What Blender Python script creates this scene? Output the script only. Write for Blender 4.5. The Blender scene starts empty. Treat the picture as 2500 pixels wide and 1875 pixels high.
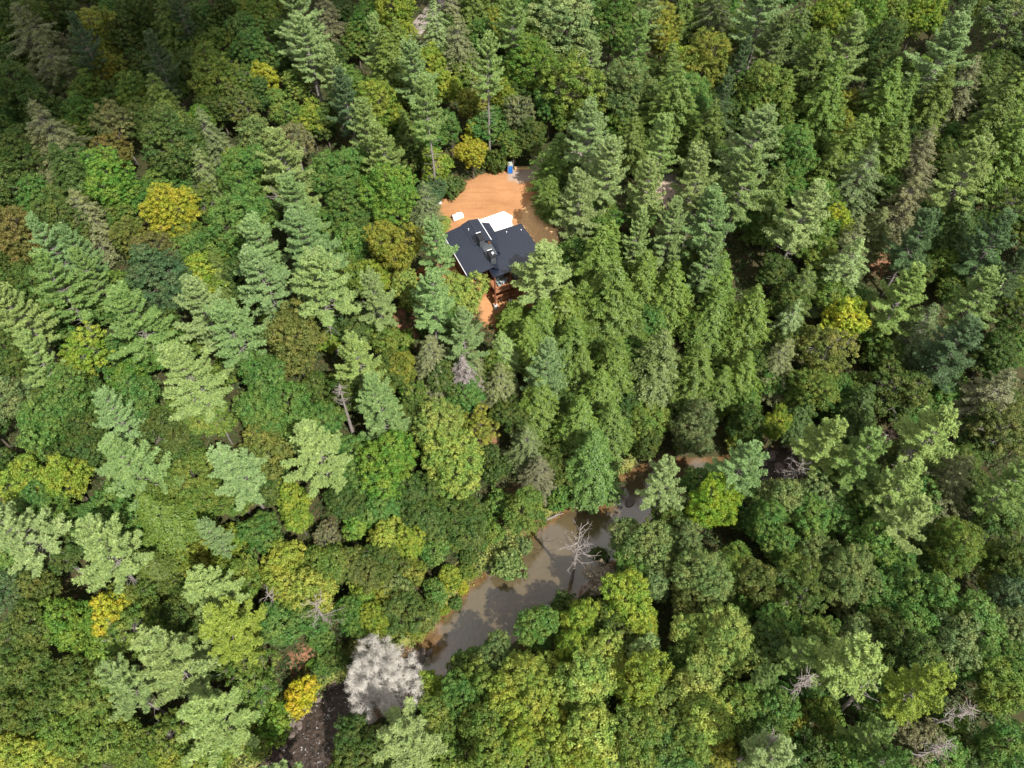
import bpy, math, random
import numpy as np
R_ = random.Random(7)
rng = np.random.default_rng(11)
scene = bpy.context.scene
COL = scene.collection
# ------------------------------------------------------------------ camera
CAM_H, PITCH, FPX = 104.0, 54.4, 1765.0
cd = bpy.data.cameras.new("camera"); cam = bpy.data.objects.new("camera", cd); COL.objects.link(cam)
cam.location = (0, 0, CAM_H); cam.rotation_euler = (math.radians(90 - PITCH), 0, 0)
cd.sensor_width = 36.0; cd.lens = 36.0 * FPX / 2500.0; cd.clip_start = 1.0; cd.clip_end = 6000.0
scene.camera = cam
# ------------------------------------------------------------------ light, sky, exposure
SUN_DIR = np.array([0.39, -0.49, 0.78]); SUN_DIR /= np.linalg.norm(SUN_DIR)
sd = bpy.data.lights.new("sun", 'SUN'); sun = bpy.data.objects.new("sun", sd); COL.objects.link(sun)
sd.energy = 4.9; sd.angle = math.radians(0.5); sd.color = (1.0, 0.955, 0.88)
from mathutils import Vector, Matrix
sun.rotation_euler = Vector(SUN_DIR).to_track_quat('Z', 'Y').to_euler(); sun.location = (60, -20, 200)
world = bpy.data.worlds.new("World"); scene.world = world; world.use_nodes = True
nt = world.node_tree; nt.nodes.clear()
def N(nt, typ, **kw):
    n = nt.nodes.new(typ)
    for k, v in kw.items():
        if k == 'inp':
            for a, b in v.items(): n.inputs[a].default_value = b
        else: setattr(n, k, v)
    return n
out = N(nt, 'ShaderNodeOutputWorld'); bg = N(nt, 'ShaderNodeBackground')
sky = N(nt, 'ShaderNodeTexSky', sky_type='NISHITA', sun_disc=False)
sky.sun_elevation = math.asin(SUN_DIR[2]); sky.sun_rotation = math.atan2(SUN_DIR[0], SUN_DIR[1])
tc = N(nt, 'ShaderNodeTexCoord'); no = N(nt, 'ShaderNodeTexNoise', inp={'Scale': 2.2, 'Detail': 6.0, 'Roughness': 0.55})
rp = N(nt, 'ShaderNodeValToRGB'); rp.color_ramp.elements[0].position = 0.34; rp.color_ramp.elements[1].position = 0.54
mx = N(nt, 'ShaderNodeMixRGB'); mx.inputs[2].default_value = (19.4, 18.9, 18.4, 1)
nt.links.new(tc.outputs['Generated'], no.inputs['Vector']); nt.links.new(no.outputs['Fac'], rp.inputs[0])
nt.links.new(rp.outputs[0], mx.inputs[0]); nt.links.new(sky.outputs[0], mx.inputs[1])
nt.links.new(mx.outputs[0], bg.inputs[0]); bg.inputs[1].default_value = 0.043
nt.links.new(bg.outputs[0], out.inputs[0])
scene.view_settings.view_transform = 'Standard'; scene.view_settings.look = 'None'
scene.view_settings.exposure = 0.74; scene.view_settings.gamma = 1.0
scene.render.engine = 'CYCLES'
cy = scene.cycles
cy.max_bounces = 5; cy.diffuse_bounces = 3; cy.glossy_bounces = 2; cy.transmission_bounces = 2; cy.transparent_max_bounces = 6
cy.use_denoising = True; cy.caustics_reflective = False; cy.caustics_refractive = False

# ------------------------------------------------------------------ pixel helpers (2500 x 1875 frame)
sp, cp = math.sin(math.radians(PITCH)), math.cos(math.radians(PITCH))
def ray(u, v):
    dv = 937.5 - v
    return np.array([u - 1250.0, FPX * cp + dv * sp, -FPX * sp + dv * cp])
def at_z(u, v, z):
    d = ray(u, v); k = (z - CAM_H) / d[2]
    return d[0] * k, d[1] * k
def project(x, y, z):
    zz = y * cp - (z - CAM_H) * sp
    return 1250 + FPX * x / zz, 937.5 - FPX * (y * sp + (z - CAM_H) * cp) / zz, zz

# ------------------------------------------------------------------ terrain
ZW = -20.0
river_D = [(2500,860,1.2),(2150,890,1.2),(1930,940,1.5),(1780,980,2.2),(1690,1000,3.6),(1560,1030,4.2),(1440,1035,4.6),(1365,1075,5.2),
           (1300,1130,6.3),(1245,1180,7.2),(1185,1230,7.0),(1110,1285,6.6),(1040,1340,6.0),(980,1385,4.6),(925,1425,3.4),(850,1470,3.8),(740,1530,4.3),(680,1590,4.2),(622,1665,4.3),(560,1760,4.5)]
RIV = []
for (u, v, w) in river_D:
    x, y = at_z(u * 1.1302, v * 1.1302, ZW); RIV.append((x, y, w))
x0, y0, w0 = RIV[0]; RIV.insert(0, (x0 + 160, y0 + 40, w0))
x0, y0, w0 = RIV[-1]; RIV.append((x0 - 40, y0 - 45, w0))
RIV = np.array(RIV)
TH = math.radians(24.5); HB = np.array([math.cos(TH), math.sin(TH)]); HC = np.array([-math.sin(TH), math.cos(TH)])
HO = np.array([-3.28, 96.09])
def hw(s, t, z=0.0):
    q = HO + HB * s + HC * t
    return (float(q[0]), float(q[1]), z)
def river_dist(x, y):
    x = np.asarray(x, float); y = np.asarray(y, float)
    best = np.full(x.shape, 1e9); side = np.zeros(x.shape); wid = np.zeros(x.shape)
    for i in range(len(RIV) - 1):
        ax, ay, aw = RIV[i]; bx, by, bw = RIV[i + 1]
        dx, dy = bx - ax, by - ay
        t = np.clip(((x - ax) * dx + (y - ay) * dy) / (dx * dx + dy * dy), 0, 1)
        d = np.hypot(x - ax - t * dx, y - ay - t * dy)
        w = aw + (bw - aw) * t
        m = (d - w) < best
        best = np.where(m, d - w, best); wid = np.where(m, w, wid)
        cr = dx * (y - ay) - dy * (x - ax)
        side = np.where(m, np.where(cr > 0, -1.0, 1.0), side)   # river runs right to left: north bank has cross < 0
    return best, side, wid
NX = [-8, -3, -0.6, 0.3, 1.5, 5, 12, 36, 44, 80, 140, 220, 400]
NZ = [-21.6, -21.2, -20.5, -19.9, -19.2, -18.2, -15.5, -4.2, -0.5, 1.0, 7.0, 18.0, 45.0]
SX = [-8, -3, -0.6, 0.3, 2, 10, 25, 50, 120, 300]
SZ = [-21.6, -21.2, -20.5, -19.9, -18.8, -16.8, -13.5, -9.0, 0, 20]
def smooth(a, b, x):
    t = np.clip((x - a) / (b - a), 0, 1); return t * t * (3 - 2 * t)
def height(x, y):
    x = np.asarray(x, float); y = np.asarray(y, float)
    d, s, w = river_dist(x, y)
    h = np.where(s > 0, np.interp(d, NX, NZ), np.interp(d, SX, SZ))
    h = h + smooth(3, 12, d) * (0.6 * np.sin(x * 0.13 + y * 0.07) + 0.5 * np.sin(y * 0.17 - x * 0.05))
    # levelled pad round the house
    qs = (x - HO[0]) * HB[0] + (y - HO[1]) * HB[1]; qt = (x - HO[0]) * HC[0] + (y - HO[1]) * HC[1]
    pad = smooth(-14, -8, qs) * (1 - smooth(30, 38, qs)) * smooth(-8, 0, qt) * (1 - smooth(34, 46, qt))
    ph = np.interp(qt, [-6, 0.5, 3.0, 6.5, 8], [-7.0, -4.6, -3.4, -0.4, 0.0])
    h = h * (1 - pad) + ph * pad
    return h
def h1(x, y): return float(height(np.array([x]), np.array([y]))[0])

# ------------------------------------------------------------------ mesh helpers
def link(name, me, parent=None, loc=None):
    o = bpy.data.objects.new(name, me); COL.objects.link(o)
    if parent is not None: o.parent = parent
    if loc is not None: o.location = loc
    return o
def np_mesh(name, V, F, mat, k=4, smooth_=False):
    me = bpy.data.meshes.new(name); V = np.ascontiguousarray(V, np.float32); F = np.ascontiguousarray(F, np.int32)
    me.vertices.add(len(V)); me.vertices.foreach_set("co", V.ravel())
    me.loops.add(F.size); me.loops.foreach_set("vertex_index", F.ravel())
    me.polygons.add(len(F)); me.polygons.foreach_set("loop_start", np.arange(0, F.size, k, dtype=np.int32))
    if smooth_: me.polygons.foreach_set("use_smooth", np.ones(len(F), dtype=bool))
    me.update(calc_edges=True); me.validate()
    if mat is not None: me.materials.append(mat)
    return me
class MB:
    """collects polygons for ONE mesh"""
    def __init__(s): s.v = []; s.f = []
    def add(s, vs, fs):
        n = len(s.v); s.v += [tuple(map(float, q)) for q in vs]; s.f += [tuple(n + i for i in f) for f in fs]
    def box(s, c, size, rz=0.0, tilt=None):
        hx, hy, hz = size[0] / 2, size[1] / 2, size[2] / 2; m = Matrix.Rotation(rz, 3, 'Z')
        if tilt is not None: m = tilt @ m
        vs = []
        for dx in (-hx, hx):
            for dy in (-hy, hy):
                for dz in (-hz, hz):
                    q = m @ Vector((dx, dy, dz)); vs.append((c[0] + q.x, c[1] + q.y, c[2] + q.z))
        s.add(vs, [(0,1,3,2),(4,6,7,5),(0,4,5,1),(2,3,7,6),(0,2,6,4),(1,5,7,3)])
    def prism(s, top, thick):
        """top: list of 3-D points (any plane); extruded straight down by thick"""
        n = len(top); vs = [tuple(q) for q in top] + [(q[0], q[1], q[2] - thick) for q in top]
        s.add(vs, [tuple(range(n)), tuple(range(2 * n - 1, n - 1, -1))] + [(i, i + n, (i + 1) % n + n, (i + 1) % n) for i in range(n)])
    def bar(s, a, b, w, h):
        a = Vector(a); b = Vector(b); d = (b - a); L = d.length; q = d.to_track_quat('X', 'Z'); vs = []
        for dx in (0, L):
            for dy in (-w / 2, w / 2):
                for dz in (-h / 2, h / 2): vs.append(a + q @ Vector((dx, dy, dz)))
        s.add(vs, [(0,1,3,2),(4,6,7,5),(0,4,5,1),(2,3,7,6),(0,2,6,4),(1,5,7,3)])
    def cyl(s, c, r, h, n=14, r2=None):
        r2 = r if r2 is None else r2
        vs = [(c[0] + r * math.cos(2*math.pi*i/n), c[1] + r * math.sin(2*math.pi*i/n), c[2]) for i in range(n)] + \
             [(c[0] + r2 * math.cos(2*math.pi*i/n), c[1] + r2 * math.sin(2*math.pi*i/n), c[2] + h) for i in range(n)]
        s.add(vs, [tuple(range(n - 1, -1, -1)), tuple(range(n, 2 * n))] + [(i, (i+1) % n, (i+1) % n + n, i + n) for i in range(n)])
    def mesh(s, name, mat):
        me = bpy.data.meshes.new(name); me.from_pydata(s.v, [], s.f); me.update(); me.materials.append(mat); return me
    def build(s, name, mat, parent=None, bevel=0.0):
        o = link(name, s.mesh(name, mat), parent)
        if bevel:
            b = o.modifiers.new("bevel", 'BEVEL'); b.width = bevel; b.segments = 2
        return o
def tag(o, label=None, cat=None, group=None, kind=None):
    if label: o['label'] = label
    if cat: o['category'] = cat
    if group: o['group'] = group
    if kind: o['kind'] = kind
    return o
def thing(name, label, cat, loc=(0, 0, 0), rz=0.0, group=None):
    o = bpy.data.objects.new(name, None); COL.objects.link(o); o.location = loc; o.rotation_euler = (0, 0, rz)
    o.empty_display_size = 0.5
    return tag(o, label, cat, group)

# ------------------------------------------------------------------ materials
def mat_new(name):
    m = bpy.data.materials.new(name); m.use_nodes = True; t = m.node_tree; t.nodes.clear()
    return m, t, N(t, 'ShaderNodeOutputMaterial')
def simple(name, col, rough=0.7, metal=0.0, spec=0.4, var=0.15, scale=1.5, bump=0.0):
    m, t, o = mat_new(name); b = N(t, 'ShaderNodeBsdfPrincipled'); L = t.links.new
    c = N(t, 'ShaderNodeTexCoord'); n = N(t, 'ShaderNodeTexNoise', inp={'Scale': scale, 'Detail': 6.0, 'Roughness': 0.65})
    r = N(t, 'ShaderNodeMapRange', inp={'From Min': 0.25, 'From Max': 0.75, 'To Min': 1 - var, 'To Max': 1 + var})
    mu = N(t, 'ShaderNodeMixRGB', blend_type='MULTIPLY'); mu.inputs[0].default_value = 1; mu.inputs[1].default_value = (*col, 1)
    L(c.outputs['Object'], n.inputs['Vector']); L(n.outputs['Fac'], r.inputs[0]); L(r.outputs[0], mu.inputs[2]); L(mu.outputs[0], b.inputs['Base Color'])
    b.inputs['Roughness'].default_value = rough; b.inputs['Metallic'].default_value = metal; b.inputs['Specular IOR Level'].default_value = spec
    if bump:
        bp = N(t, 'ShaderNodeBump', inp={'Strength': bump, 'Distance': 0.1}); L(n.outputs['Fac'], bp.inputs['Height']); L(bp.outputs[0], b.inputs['Normal'])
    L(b.outputs[0], o.inputs[0]); return m
def foliage(name, transl=0.28, rough=0.5, spec=0.2, var=0.45, hue=0.12, clump=0.9):
    m, t, o = mat_new(name); L = t.links.new
    oi = N(t, 'ShaderNodeObjectInfo'); ge = N(t, 'ShaderNodeNewGeometry'); c = N(t, 'ShaderNodeTexCoord')
    r = N(t, 'ShaderNodeMapRange', inp={'To Min': 1 - var, 'To Max': 1 + var}); L(ge.outputs['Random Per Island'], r.inputs[0])
    mu = N(t, 'ShaderNodeMixRGB', blend_type='MULTIPLY'); mu.inputs[0].default_value = 1
    L(oi.outputs['Color'], mu.inputs[1]); L(r.outputs[0], mu.inputs[2])
    n = N(t, 'ShaderNodeTexNoise', inp={'Scale': clump, 'Detail': 3.0}); L(c.outputs['Object'], n.inputs['Vector'])
    r2 = N(t, 'ShaderNodeMapRange', inp={'From Min': 0.35, 'From Max': 0.65, 'To Min': 0.5 - hue * 0.18, 'To Max': 0.5 + hue * 0.14}); L(n.outputs['Fac'], r2.inputs[0])
    r3 = N(t, 'ShaderNodeMapRange', inp={'From Min': 0.3, 'From Max': 0.7, 'To Min': 1.2, 'To Max': 0.82}); L(n.outputs['Fac'], r3.inputs[0])
    hs = N(t, 'ShaderNodeHueSaturation'); L(r2.outputs[0], hs.inputs['Hue']); L(r3.outputs[0], hs.inputs['Value']); L(mu.outputs[0], hs.inputs['Color'])
    b = N(t, 'ShaderNodeBsdfPrincipled'); b.inputs['Roughness'].default_value = rough; b.inputs['Specular IOR Level'].default_value = spec
    tr = N(t, 'ShaderNodeBsdfTranslucent'); ms = N(t, 'ShaderNodeMixShader'); ms.inputs[0].default_value = transl
    yl = N(t, 'ShaderNodeMixRGB', blend_type='MULTIPLY'); yl.inputs[0].default_value = 1; yl.inputs[2].default_value = (1.35, 1.4, 0.7, 1)
    L(hs.outputs[0], yl.inputs[1]); L(yl.outputs[0], tr.inputs[0])
    L(hs.outputs[0], b.inputs['Base Color']); L(b.outputs[0], ms.inputs[1]); L(tr.outputs[0], ms.inputs[2]); L(ms.outputs[0], o.inputs[0])
    return m
M_LEAF = foliage("leaf", hue=0.2, clump=0.45); M_NEEDLE = foliage("needle", transl=0.2, rough=0.45, spec=0.28, var=0.25, hue=0.06)
M_TWIG = foliage("pale_twigs", transl=0.0, rough=0.9, spec=0.1, var=0.25, hue=0.0)
M_BARK = simple("bark", (0.11, 0.092, 0.075), 0.9, var=0.35, scale=3, bump=0.4)
M_BARKP = simple("grey_bark", (0.20, 0.18, 0.165), 0.9, var=0.3, scale=3, bump=0.3)
M_DEAD = simple("weathered_wood", (0.235, 0.205, 0.19), 0.85, var=0.3, scale=2.5, bump=0.2)

def unit(v): return v / (np.linalg.norm(v, axis=-1, keepdims=True) + 1e-9)
D_ = 1.1302
def place(u, v, hc):
    """where a crown whose centre is hc above the ground stands so that it is seen at u, v"""
    d = ray(u, v); d = d / np.linalg.norm(d); ks = np.linspace(60, 420, 721); P = np.array([0, 0, CAM_H]) + ks[:, None] * d
    g = P[:, 2] - height(P[:, 0], P[:, 1]) - hc; i = int(np.argmax(g <= 0)) if (g <= 0).any() else len(ks) - 1
    p = P[i]; return float(p[0]), float(p[1])
# ------------------------------------------------------------------ ground (one sheet out to the horizon; the bared dirt pad is its own piece)
def poly_dist(x, y, poly):
    """signed distance to polygon, positive inside"""
    x = np.asarray(x, float); y = np.asarray(y, float); d = np.full(x.shape, 1e9); ins = np.zeros(x.shape, bool); n = len(poly)
    for i in range(n):
        ax, ay = poly[i]; bx, by = poly[(i + 1) % n]; dx, dy = bx - ax, by - ay
        t = np.clip(((x - ax) * dx + (y - ay) * dy) / (dx * dx + dy * dy), 0, 1); d = np.minimum(d, np.hypot(x - ax - t * dx, y - ay - t * dy))
        c = ((ay > y) != (by > y)) & (x < (bx - ax) * (y - ay) / (by - ay + 1e-12) + ax); ins ^= c
    return np.where(ins, d, -d)
CLEAR_D = [(925,500),(935,462),(960,428),(985,405),(1010,390),(1045,376),(1085,368),(1120,366),(1150,362),(1175,352),(1200,346),(1202,372),(1192,410),(1186,440),(1190,480),(1200,530),(1190,575),(1160,600)]
CLEAR = [at_z(u * 1.1302, v * 1.1302, 0) for u, v in CLEAR_D] + [hw(9.5, -1)[:2], hw(5, -3)[:2], hw(2, -5)[:2], hw(-0.5, -4)[:2], hw(-3, 1)[:2], hw(-9, 6)[:2]]
axx = np.concatenate([-np.geomspace(1800, 175, 22), np.arange(-170, 171, 1.1), np.geomspace(175, 1800, 22)])
axy = np.concatenate([-np.geomspace(1800, 25, 22), np.arange(-20, 300, 1.1), np.geomspace(305, 2600, 22)])
GX, GY = np.meshgrid(axx, axy); gx, gy = GX.ravel(), GY.ravel(); gz = height(gx, gy)
gz = gz + 0.10 * np.sin(gx * 1.7 + np.sin(gy * 1.3)) * np.cos(gy * 1.9) * (poly_dist(gx, gy, CLEAR) < -2)
far = np.maximum(0, np.hypot(gx, gy - 100) - 330); gz = np.minimum(gz, 60) + 0.02 * far
cd_ = poly_dist(gx, gy, CLEAR); rd_, rs_, rw_ = river_dist(gx, gy)
dirt = np.clip(0.5 + cd_ / 3.0, 0, 1)
orange = [(1070, 682, 4.5)]
soil = np.zeros(gx.shape)
for u, v, r in [(1045, 950, 4), (1120, 1090, 5), (1150, 1145, 3), (655, 1430, 3), (815, 1110, 4), (1890, 545, 6), (880, 700, 5)]:
    x, y = place(u * D_, v * D_, 0.0); soil = np.maximum(soil, 0.85 * np.clip(1.3 - np.hypot(gx - x, gy - y) / r, 0, 1))
for u, v, r in orange:
    x, y = place(u * D_, v * D_, 0.0); dirt = np.maximum(dirt, 0.85 * np.clip(1.3 - np.hypot(gx - x, gy - y) / r, 0, 1))
def blob(u, v, r, z=0): x, y = at_z(u * D_, v * D_, z); return np.clip(1.4 - np.hypot(gx - x, gy - y) / r, 0, 1)
gravel = np.clip(np.maximum.reduce([0.8 * blob(1120, 380, 3), 0.85 * blob(1138, 376, 3.2), 0.85 * blob(1158, 370, 3), blob(1182, 358, 3), blob(1470, 398, 9), blob(1440, 385, 7)]), 0, 1)
straw = np.clip(np.maximum.reduce([blob(1172, 440, 3.2), blob(1162, 468, 4), blob(1160, 500, 5), blob(1170, 530, 5)]), 0, 1) * (dirt > 0.2)
bank = np.clip(1.2 - np.abs(rd_ - 2.2) / 2.6, 0, 1) * (rs_ > 0) * (gx < 24); wet = np.clip(0.6 - rd_ / 1.2, 0, 1)
nx_, ny_ = len(axx), len(axy); ii = (np.arange(ny_ - 1)[:, None] * nx_ + np.arange(nx_ - 1)[None, :]).ravel()
FQ = np.stack([ii, ii + 1, ii + 1 + nx_, ii + nx_], 1); inC = cd_[FQ].min(1) > 0.2
M_GROUND, t_, o_ = mat_new("forest_floor"); Lk = t_.links.new
b_ = N(t_, 'ShaderNodeBsdfPrincipled', inp={'Roughness': 0.95}); b_.inputs['Specular IOR Level'].default_value = 0.15; tcg = N(t_, 'ShaderNodeTexCoord')
def nz(scale, detail=6.0, dist=0.0):
    n = N(t_, 'ShaderNodeTexNoise', inp={'Scale': scale, 'Detail': detail, 'Roughness': 0.65, 'Distortion': dist}); Lk(tcg.outputs['Object'], n.inputs['Vector']); return n
def ramp(src, c0, c1, p0=0.35, p1=0.65):
    r = N(t_, 'ShaderNodeValToRGB'); e = r.color_ramp.elements; e[0].position, e[1].position = p0, p1; e[0].color = (*c0, 1); e[1].color = (*c1, 1); Lk(src, r.inputs[0]); return r.outputs[0]
def mixc(f, a, b):
    m = N(t_, 'ShaderNodeMixRGB'); Lk(f, m.inputs[0]); Lk(a, m.inputs[1]); Lk(b, m.inputs[2]); return m.outputs[0]
def attr(nm, noise=0.35, scale=1.3):
    a = N(t_, 'ShaderNodeAttribute', attribute_name=nm); n = nz(scale)
    s = N(t_, 'ShaderNodeMath', operation='SUBTRACT', inp={1: 0.5}); Lk(n.outputs['Fac'], s.inputs[0])
    m = N(t_, 'ShaderNodeMath', operation='MULTIPLY_ADD', inp={1: noise * 3.2}); Lk(s.outputs[0], m.inputs[0]); Lk(a.outputs['Fac'], m.inputs[2])
    r = N(t_, 'ShaderNodeMapRange', inp={'From Min': 0.35, 'From Max': 0.65}); Lk(m.outputs[0], r.inputs[0]); return r.outputs[0]
litter = ramp(nz(0.9).outputs['Fac'], (0.030, 0.040, 0.014), (0.060, 0.046, 0.022))
grass_c = ramp(nz(0.8).outputs['Fac'], (0.115, 0.150, 0.030), (0.24, 0.22, 0.075))
dirt_a = ramp(nz(0.16, 8.0, 0.6).outputs['Fac'], (0.27, 0.125, 0.050), (0.46, 0.245, 0.115), 0.3, 0.7)
dirt_b = ramp(nz(2.4, 8.0).outputs['Fac'], (0.28, 0.135, 0.056), (0.43, 0.225, 0.108), 0.3, 0.7)
mm = N(t_, 'ShaderNodeMixRGB'); mm.inputs[0].default_value = 0.5; Lk(dirt_a, mm.inputs[1]); Lk(dirt_b, mm.inputs[2]); dirt_c = mm.outputs[0]
ms1 = N(t_, 'ShaderNodeMapping'); ms1.inputs['Rotation'].default_value = (0, 0, math.radians(-38)); ms1.inputs['Scale'].default_value = (0.16, 1.7, 1); Lk(tcg.outputs['Object'], ms1.inputs['Vector'])
ns1 = N(t_, 'ShaderNodeTexNoise', inp={'Scale': 0.9, 'Detail': 5.0, 'Distortion': 0.8}); Lk(ms1.outputs[0], ns1.inputs['Vector'])
st1 = N(t_, 'ShaderNodeMapRange', inp={'From Min': 0.5, 'From Max': 0.72, 'To Max': 0.35}); Lk(ns1.outputs['Fac'], st1.inputs[0])
dk1 = N(t_, 'ShaderNodeRGB'); dk1.outputs[0].default_value = (0.20, 0.095, 0.045, 1); dirt_c = mixc(st1.outputs[0], dirt_c, dk1.outputs[0])
# tyre tracks: curved faint bands
mp = N(t_, 'ShaderNodeMapping'); mp.inputs['Location'].default_value = (6.0, -104.0, 0); Lk(tcg.outputs['Object'], mp.inputs['Vector'])
wv = N(t_, 'ShaderNodeTexWave', wave_type='RINGS', rings_direction='Z', inp={'Scale': 0.06, 'Distortion': 9.0, 'Detail': 5.0, 'Detail Scale': 0.5}); Lk(mp.outputs[0], wv.inputs['Vector'])
trk = N(t_, 'ShaderNodeMapRange', inp={'From Min': 0.80, 'From Max': 1.0, 'To Min': 0.0, 'To Max': 0.35}); Lk(wv.outputs['Fac'], trk.inputs[0])
trn = N(t_, 'ShaderNodeMath', operation='MULTIPLY'); Lk(trk.outputs[0], trn.inputs[0]); Lk(nz(0.5).outputs['Fac'], trn.inputs[1])
dk = N(t_, 'ShaderNodeRGB'); dk.outputs[0].default_value = (0.22, 0.10, 0.045, 1); dirt_c = mixc(trn.outputs[0], dirt_c, dk.outputs[0])
straw_c = ramp(nz(3.5, 9.0).outputs['Fac'], (0.40, 0.22, 0.10), (0.66, 0.44, 0.23), 0.35, 0.65)
grav_c = ramp(nz(4.0, 9.0).outputs['Fac'], (0.22, 0.16, 0.125), (0.44, 0.35, 0.28), 0.3, 0.7); soil_c = ramp(nz(1.1, 8.0).outputs['Fac'], (0.13, 0.065, 0.036), (0.24, 0.125, 0.075))
bed_c = ramp(nz(1.2, 7.0).outputs['Fac'], (0.08, 0.045, 0.022), (0.17, 0.10, 0.05))
c_ = mixc(attr('bank', 0.3), litter, grass_c); c_ = mixc(attr('soil', 0.4, 0.8), c_, soil_c); c_ = mixc(attr('dirt', 0.3, 0.9), c_, dirt_c); c_ = mixc(attr('straw', 0.35, 1.1), c_, straw_c); c_ = mixc(attr('gravel', 0.35, 0.8), c_, grav_c); c_ = mixc(attr('wet', 0.2), c_, bed_c)
Lk(c_, b_.inputs['Base Color']); bm = N(t_, 'ShaderNodeBump', inp={'Strength': 0.6, 'Distance': 0.12}); Lk(nz(2.2, 9.0).outputs['Fac'], bm.inputs['Height']); Lk(bm.outputs[0], b_.inputs['Normal']); Lk(b_.outputs[0], o_.inputs[0])
def ground_piece(name, faces):
    used = np.unique(faces); mp_ = np.full(len(gx), -1); mp_[used] = np.arange(len(used))
    me = np_mesh(name, np.stack([gx, gy, gz], 1)[used], mp_[faces], M_GROUND, smooth_=True)
    for nm_, arr in (('dirt', dirt), ('soil', soil), ('gravel', gravel), ('straw', straw), ('bank', bank), ('wet', wet)):
        a = me.attributes.new(nm_, 'FLOAT', 'POINT'); a.data.foreach_set('value', arr[used].astype(np.float32))
    return tag(link(name, me), kind='structure')
ground_piece('ground', FQ[~inC]); ground_piece('dirt_clearing', FQ[inC])
# ------------------------------------------------------------------ creek
def strip_poly(extra):
    L, Rr = [], []; n = len(RIV); fine = []
    for i in range(n - 1):
        for k in range(6): t = k / 6; fine.append(RIV[i] * (1 - t) + RIV[i + 1] * t)
    fine = np.array(fine); d = unit(np.gradient(fine[:, :2], axis=0)); nrm = np.stack([-d[:, 1], d[:, 0]], 1)
    return fine[:, :2], nrm, fine[:, 2] + extra
fc, fn, fw = strip_poly(2.6); rows = []
for k in np.linspace(-1, 1, 15): rows.append(fc + fn * (fw * k)[:, None])
W_ = np.stack(rows, 1); nn, mm_ = W_.shape[:2]; wx, wy = W_[..., 0].ravel(), W_[..., 1].ravel()
ii = (np.arange(nn - 1)[:, None] * mm_ + np.arange(mm_ - 1)[None, :]).ravel(); FW = np.stack([ii, ii + 1, ii + 1 + mm_, ii + mm_], 1)
M_WATER, t_, o_ = mat_new("creek_water"); Lk = t_.links.new; tcg = N(t_, 'ShaderNodeTexCoord')
b_ = N(t_, 'ShaderNodeBsdfPrincipled', inp={'Roughness': 0.04, 'IOR': 1.62}); b_.inputs['Specular IOR Level'].default_value = 0.8
deep = ramp(nz(0.12, 5.0, 1.0).outputs['Fac'], (0.070, 0.053, 0.027), (0.095, 0.073, 0.040)); shal = ramp(nz(0.7, 7.0).outputs['Fac'], (0.085, 0.046, 0.018), (0.17, 0.105, 0.05))
rocky = ramp(nz(1.6, 9.0, 0.5).outputs['Fac'], (0.014, 0.012, 0.010), (0.060, 0.042, 0.032), 0.38, 0.62)
foamn = nz(1.3, 8.0, 1.5); fm = N(t_, 'ShaderNodeMapRange', inp={'From Min': 0.60, 'From Max': 0.68, 'To Max': 0.8}); Lk(foamn.outputs['Fac'], fm.inputs[0])
ra = N(t_, 'ShaderNodeAttribute', attribute_name='rapids'); fo = N(t_, 'ShaderNodeMath', operation='MULTIPLY'); Lk(fm.outputs[0], fo.inputs[0]); Lk(ra.outputs['Fac'], fo.inputs[1])
wh = N(t_, 'ShaderNodeRGB'); wh.outputs[0].default_value = (0.55, 0.55, 0.56, 1)
c_ = mixc(attr('shallow', 0.35, 0.5), deep, shal); c_ = mixc(attr('rapids', 0.3, 0.6), c_, rocky); c_ = mixc(fo.outputs[0], c_, wh.outputs[0]); Lk(c_, b_.inputs['Base Color'])
wn = nz(1.4, 4.0); wn2 = nz(5.0, 5.0); ad = N(t_, 'ShaderNodeMath', operation='MULTIPLY_ADD', inp={1: 0.35}); Lk(wn2.outputs['Fac'], ad.inputs[0]); Lk(wn.outputs['Fac'], ad.inputs[2])
bs = N(t_, 'ShaderNodeMath', operation='MULTIPLY_ADD', inp={1: 0.65, 2: 0.045}); Lk(ra.outputs['Fac'], bs.inputs[0])
bm = N(t_, 'ShaderNodeBump', inp={'Distance': 0.25}); Lk(bs.outputs[0], bm.inputs['Strength']); Lk(ad.outputs[0], bm.inputs['Height']); Lk(bm.outputs[0], b_.inputs['Normal'])
rr_ = N(t_, 'ShaderNodeMath', operation='MULTIPLY_ADD', inp={1: 0.25, 2: 0.04}); Lk(ra.outputs['Fac'], rr_.inputs[0]); Lk(rr_.outputs[0], b_.inputs['Roughness']); sl_ = N(t_, 'ShaderNodeMath', operation='MULTIPLY_ADD', inp={1: -0.68, 2: 0.8}); Lk(ra.outputs['Fac'], sl_.inputs[0]); Lk(sl_.outputs[0], b_.inputs['Specular IOR Level']); Lk(b_.outputs[0], o_.inputs[0])
me = np_mesh('creek', np.stack([wx, wy, np.full(wx.shape, ZW)], 1), FW, M_WATER, smooth_=True)
wd = river_dist(wx, wy)[0]; pu = np.array([project(a, b, ZW)[:2] for a, b in zip(wx, wy)]) / D_
sh = np.clip(1.25 + wd / 1.6, 0, 1); sh = np.maximum(sh, 0.75 * np.clip(1.2 - np.hypot(pu[:, 0] - 945, pu[:, 1] - 1400) / 60, 0, 1)); sh = np.maximum(sh, 0.8 * np.clip(1.2 - np.hypot(pu[:, 0] - 1300, pu[:, 1] - 1090) / 45, 0, 1)*(pu[:,0]>1290))
rap = np.clip(np.maximum.reduce([(800 - pu[:, 0]) / 50, (pu[:, 0] - 1580) / 30, 1.1 - np.abs((pu[:, 0] - 1345) * 0.75 - (pu[:, 1] - 1070)) / 9 - np.maximum(0, np.abs(pu[:, 0] - 1345) - 32) / 10]), 0, 1)
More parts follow.
